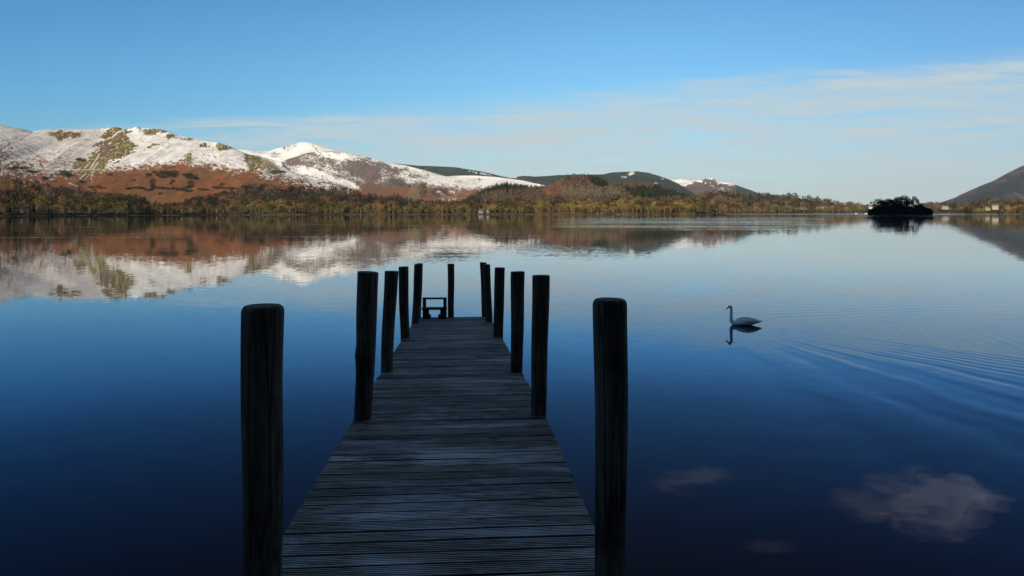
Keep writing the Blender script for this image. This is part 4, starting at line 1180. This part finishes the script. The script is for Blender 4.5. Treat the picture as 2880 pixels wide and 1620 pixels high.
# ------------------------------------------------------------------ water
FRESNEL = [(0, (.96, .96, .96)), (.126, (.78, .79, .80)), (.19, (.60, .63, .66)), (.28, (.34, .41, .49)), (.40, (.165, .25, .36)), (.52, (.078, .100, .142)), (.68, (.055, .058, .082)), (.94, (.034, .016, .013)), (1, (.032, .015, .012))]
def water():
    def axis(lo, a, b, hi, step, k=34):
        left = a - np.geomspace(step * 1.5, a - lo, k)[::-1]; right = b + np.geomspace(step * 1.5, hi - b, k)
        return np.concatenate([left, np.arange(a, b + step / 2, step), right])
    xs = axis(-30000, 2.5, 24, 30000, .06); ys = axis(-6000, 7, 33, 30000, .06)
    X, Y = np.meshgrid(xs, ys, indexing='ij')
    Z = np.zeros_like(X)
    # wake: the bird has come from the right and a little towards the camera
    tx, ty = SWX + .9, SWD - .0
    ax, ay = X - tx, Y - ty
    r = np.hypot(ax, ay) + 1e-6
    warp = (fbm(X / 1.6, Y / 1.6, 3, 101) - .5)
    def ray(ang): return -ax * math.sin(ang) + ay * math.cos(ang), ax * math.cos(ang) + ay * math.sin(ang)   # offset to the left of the ray, distance along
    fade = ss(.2, 2.0, r)
    # near arm
    A2 = R(-50); o2, l2 = ray(A2)
    o2 = o2 + .0030 * l2 ** 2 * 0 + warp * .18
    e2 = np.exp(-(o2 / (.10 + .035 * np.clip(l2, 0, 99))) ** 2) * ss(.1, 1., l2)
    Z += .0032 * e2 * np.sin(o2 * (22 - .5 * np.clip(l2, 0, 14)) + l2 * 1.2)
    # waves outside the near arm, fanning out behind the bird
    fx, fy = X - (tx - 1.6), Y - (ty + 1.8)
    rf = np.hypot(fx, fy) + 1e-6; th = np.arctan2(fy, fx)
    u = A2 + R(-1) - th                                        # grows away from the arm towards the camera
    u = u + warp * .05
    env = ss(-.02, .06, u) * ss(1.15, .25, u) * ss(1.2, 5., rf) * (.30 + 1.2 * fbm(X / 2.2, Y / 2.2, 2, 103))
    phase = 88 * np.log1p(np.clip(u, -.05, 2) * 2.0)
    Z += .0013 * env * np.sin(phase) * np.clip(rf / 8, .3, 1.6)
    env_b = ss(.12, .30, u) * ss(1.6, .6, u) * ss(3, 8, rf)
    Z += .0034 * env_b * np.sin(phase * .42 + 2.) * np.clip(rf / 8, .3, 1.6)
    # far arm: short oblique ripples
    A1 = R(7); o1, l1 = ray(A1); o1 = o1 + warp * .15 - .010 * np.clip(l1, 0, 20) * np.clip(6 - l1, 0, 9) * .2
    e1 = np.exp(-(o1 / (.14 + .045 * np.clip(l1, 0, 99))) ** 2) * ss(.2, 1.2, l1)
    Z += .0022 * e1 * np.sin(o1 * 15 + l1 * 4.2)
    # faint waves beyond the far arm
    o3, l3 = ray(R(14)); e3 = ss(0, 1.2, o3) * ss(6, 2, o3) * ss(-.5, 2, l3) * ss(14, 7, l3)
    Z += .0018 * e3 * np.sin(o3 * 10 + warp * 3)
    # inner transverse ripples
    p, q = ray(R(-22)); e4 = ss(.0, 1., q) * ss(1.0, .2, np.abs(p) / (q * .42 + .05)) * ss(14, 4, q)
    Z += .0016 * e4 * np.sin(q * 14 + p * 1.5 + warp * 3)
    # small rings round the breast
    rb = np.hypot(X - SWX, Y - SWD); Z += .0012 * np.exp(-((rb - .3) / .5) ** 2) * np.sin(rb * 22)
    edge = ss(2.5, 4.5, X) * ss(24, 20, X) * ss(7, 8.5, Y) * ss(33, 29, Y)
    Z *= (edge * fade * .85 + edge * .15) * .66 * (.45 + 1.1 * fbm(X / 1.3, Y / 2.1, 3, 109))
    V = np.stack([X, Y, Z], -1).reshape(-1, 3); m = len(ys)
    i = np.arange(len(xs) - 1)[:, None] * m + np.arange(m - 1)[None, :]
    Q = np.stack([i, i + m, i + m + 1, i + 1], -1).reshape(-1, 4)

    mt, nt, b = new_mat('lake_water'); nt.nodes.remove(b)
    geo = N(nt, 'ShaderNodeNewGeometry'); sp = N(nt, 'ShaderNodeSeparateXYZ'); L(nt, geo.outputs['Position'], sp.inputs[0])
    px, py = sp.outputs[0], sp.outputs[1]
    def nz(sx, sy, scale, det=3, out=1, rough=.5):
        v = N(nt, 'ShaderNodeCombineXYZ'); L(nt, mathn(nt, 'MULTIPLY', px, sx), v.inputs[0]); L(nt, mathn(nt, 'MULTIPLY', py, sy), v.inputs[1])
        n = N(nt, 'ShaderNodeTexNoise', ins={'Scale': scale, 'Detail': det, 'Roughness': rough}); L(nt, v.outputs[0], n.inputs['Vector']); return n.outputs[out]
    def sstep(v, a, c):
        n = N(nt, 'ShaderNodeMapRange', interpolation_type='SMOOTHSTEP'); n.inputs[1].default_value = a; n.inputs[2].default_value = c; L(nt, v, n.inputs[0]); return n.outputs[0]
    # small ripples everywhere: tilts of the surface normal
    r1 = nz(.55, 1., 3.5, 4); r2 = nz(.15, .5, 1., 3)
    # calm and ruffled areas
    area = sstep(nz(.012, .035, 1., 4, 0), .40, .62)
    # streaks of wind-ruffled water
    stk = nz(.004, .07, 1., 5, 0, .55)
    def win(a0, a1, c0, c1, v): return mathn(nt, 'MULTIPLY', sstep(v, a0, a1), sstep(v, c1, c0))
    rot = mathn(nt, 'MULTIPLY_ADD', px, -.05, py)
    w1 = mathn(nt, 'MULTIPLY', mathn(nt, 'MULTIPLY', win(130, 190, 420, 560, py), sstep(mathn(nt, 'DIVIDE', px, py), .02, .14)), sstep(mathn(nt, 'DIVIDE', px, py), .48, .38))
    s1 = mathn(nt, 'MULTIPLY', w1, sstep(nz(.010, .055, 1., 5, 0, .6), .44, .56))
    w2 = win(1120, 1220, 3000, 3400, py)
    s2 = mathn(nt, 'MULTIPLY', w2, sstep(mathn(nt, 'DIVIDE', px, py), .20, .26))
    w3 = mathn(nt, 'MULTIPLY', win(98, 101, 104, 107.5, rot), sstep(px, 10, -15))
    s3 = mathn(nt, 'MULTIPLY', w3, mathn(nt, 'MULTIPLY', sstep(nz(.035, .9, 1., 5, 0, .65), .47, .60), sstep(nz(.02, .1, 1., 2, 0), .40, .60)))
    w4 = mathn(nt, 'MULTIPLY', win(110, 118, 135, 150, py), sstep(px, 30, -10))
    s4 = mathn(nt, 'MULTIPLY', w4, sstep(nz(.02, .45, 1., 4, 0, .6), .60, .66))
    w5 = mathn(nt, 'MULTIPLY', win(48, 56, 66, 82, py), mathn(nt, 'MULTIPLY', sstep(px, -24, -8), sstep(px, 14, 2)))
    s5 = mathn(nt, 'MULTIPLY', w5, sstep(nz(.06, .3, 1., 4, 0, .6), .40, .65))
    s6 = mathn(nt, 'MULTIPLY', win(560, 600, 900, 1000, py), mathn(nt, 'MULTIPLY', sstep(nz(.006, .02, 1., 4, 0, .6), .54, .60), sstep(mathn(nt, 'DIVIDE', px, py), -.05, .05)))
    s7 = mathn(nt, 'MULTIPLY', win(150, 170, 260, 300, py), mathn(nt, 'MULTIPLY', sstep(nz(.012, .11, 1., 4, 0, .6), .61, .66), sstep(px, 30, -10)))
    big = mathn(nt, 'ADD', mathn(nt, 'ADD', mathn(nt, 'MULTIPLY', s1, 1.5), mathn(nt, 'MULTIPLY', s2, 1.5)), mathn(nt, 'ADD', s3, mathn(nt, 'ADD', mathn(nt, 'MULTIPLY', s4, .8), mathn(nt, 'ADD', mathn(nt, 'MULTIPLY', s6, .8), mathn(nt, 'MULTIPLY', s7, .8)))))
    amp = mathn(nt, 'MULTIPLY_ADD', area, .006, .008)
    amp = mathn(nt, 'ADD', amp, mathn(nt, 'MULTIPLY', s5, .03))
    amp = mathn(nt, 'ADD', amp, mathn(nt, 'MULTIPLY', big, .17))
    def centred(c):
        v = N(nt, 'ShaderNodeVectorMath', operation='SUBTRACT'); L(nt, c, v.inputs[0]); v.inputs[1].default_value = (.5, .5, .5); return v.outputs[0]
    def scaled(v, s):
        n = N(nt, 'ShaderNodeVectorMath', operation='SCALE'); L(nt, v, n.inputs[0])
        if isinstance(s, (int, float)): n.inputs[3].default_value = s
        else: L(nt, s, n.inputs[3])
        return n.outputs[0]
    def vadd(a, c):
        n = N(nt, 'ShaderNodeVectorMath', operation='ADD'); L(nt, a, n.inputs[0]); L(nt, c, n.inputs[1]); return n.outputs[0]
    t = vadd(scaled(centred(r1), amp), scaled(centred(r2), mathn(nt, 'MULTIPLY', amp, .18)))
    ml = N(nt, 'ShaderNodeVectorMath', operation='MULTIPLY'); L(nt, t, ml.inputs[0]); ml.inputs[1].default_value = (.7, 2.0, 0)
    # the visible facets of ruffled water lean towards the viewer
    nn = N(nt, 'ShaderNodeVectorMath', operation='NORMALIZE'); L(nt, vadd(geo.outputs['Normal'], ml.outputs[0]), nn.inputs[0])
    # mirror reflection that weakens steeply as the surface is seen more from above
    lw = N(nt, 'ShaderNodeLayerWeight'); lw.inputs['Blend'].default_value = .5; L(nt, nn.outputs[0], lw.inputs['Normal'])
    ndv = mathn(nt, 'SUBTRACT', 1., lw.outputs['Facing'])
    fr = ramp(nt, mathn(nt, 'MULTIPLY', ndv, 2.), FRESNEL); fr.node.color_ramp.interpolation = 'B_SPLINE'
    gl = N(nt, 'ShaderNodeBsdfGlossy'); gl.inputs['Roughness'].default_value = .02; L(nt, fr, gl.inputs['Color']); L(nt, nn.outputs[0], gl.inputs['Normal'])
    df = N(nt, 'ShaderNodeBsdfDiffuse'); df.inputs['Color'].default_value = (.0012, .0012, .0030, 1)
    ad = N(nt, 'ShaderNodeAddShader'); L(nt, gl.outputs[0], ad.inputs[0]); L(nt, df.outputs[0], ad.inputs[1])
    L(nt, ad.outputs[0], nt.nodes['Material Output'].inputs['Surface'])
    o = link(bpy.data.objects.new('water', np_mesh('water', V, Q, mt, None, True))); tag(o, kind='structure')
water()

# ------------------------------------------------------------------ haze
def haze(density):
    mb = MB(); mb.box((0, 5000, 500), (40000, 30000, 1010))
    m = bpy.data.materials.new('air'); m.use_nodes = True; nt = m.node_tree
    nt.nodes.remove(nt.nodes['Principled BSDF'])
    v = N(nt, 'ShaderNodeVolumePrincipled'); v.inputs['Density'].default_value = density; v.inputs['Color'].default_value = (.72, .86, 1, 1); v.inputs['Anisotropy'].default_value = .0
    L(nt, v.outputs[0], nt.nodes['Material Output'].inputs['Volume'])
    o = mb.build('haze', m); tag(o, 'thin blue air haze over the whole lake', 'haze', kind='stuff')
HAZE = 2e-5
if HAZE: haze(HAZE)

# ------------------------------------------------------------------ render settings
SC.view_settings.view_transform = 'Standard'; SC.view_settings.look = 'None'; SC.view_settings.exposure = .45; SC.view_settings.gamma = 1
SC.cycles.max_bounces = 6; SC.cycles.diffuse_bounces = 2; SC.cycles.glossy_bounces = 3; SC.cycles.transmission_bounces = 2
SC.cycles.volume_bounces = 0; SC.cycles.use_denoising = True
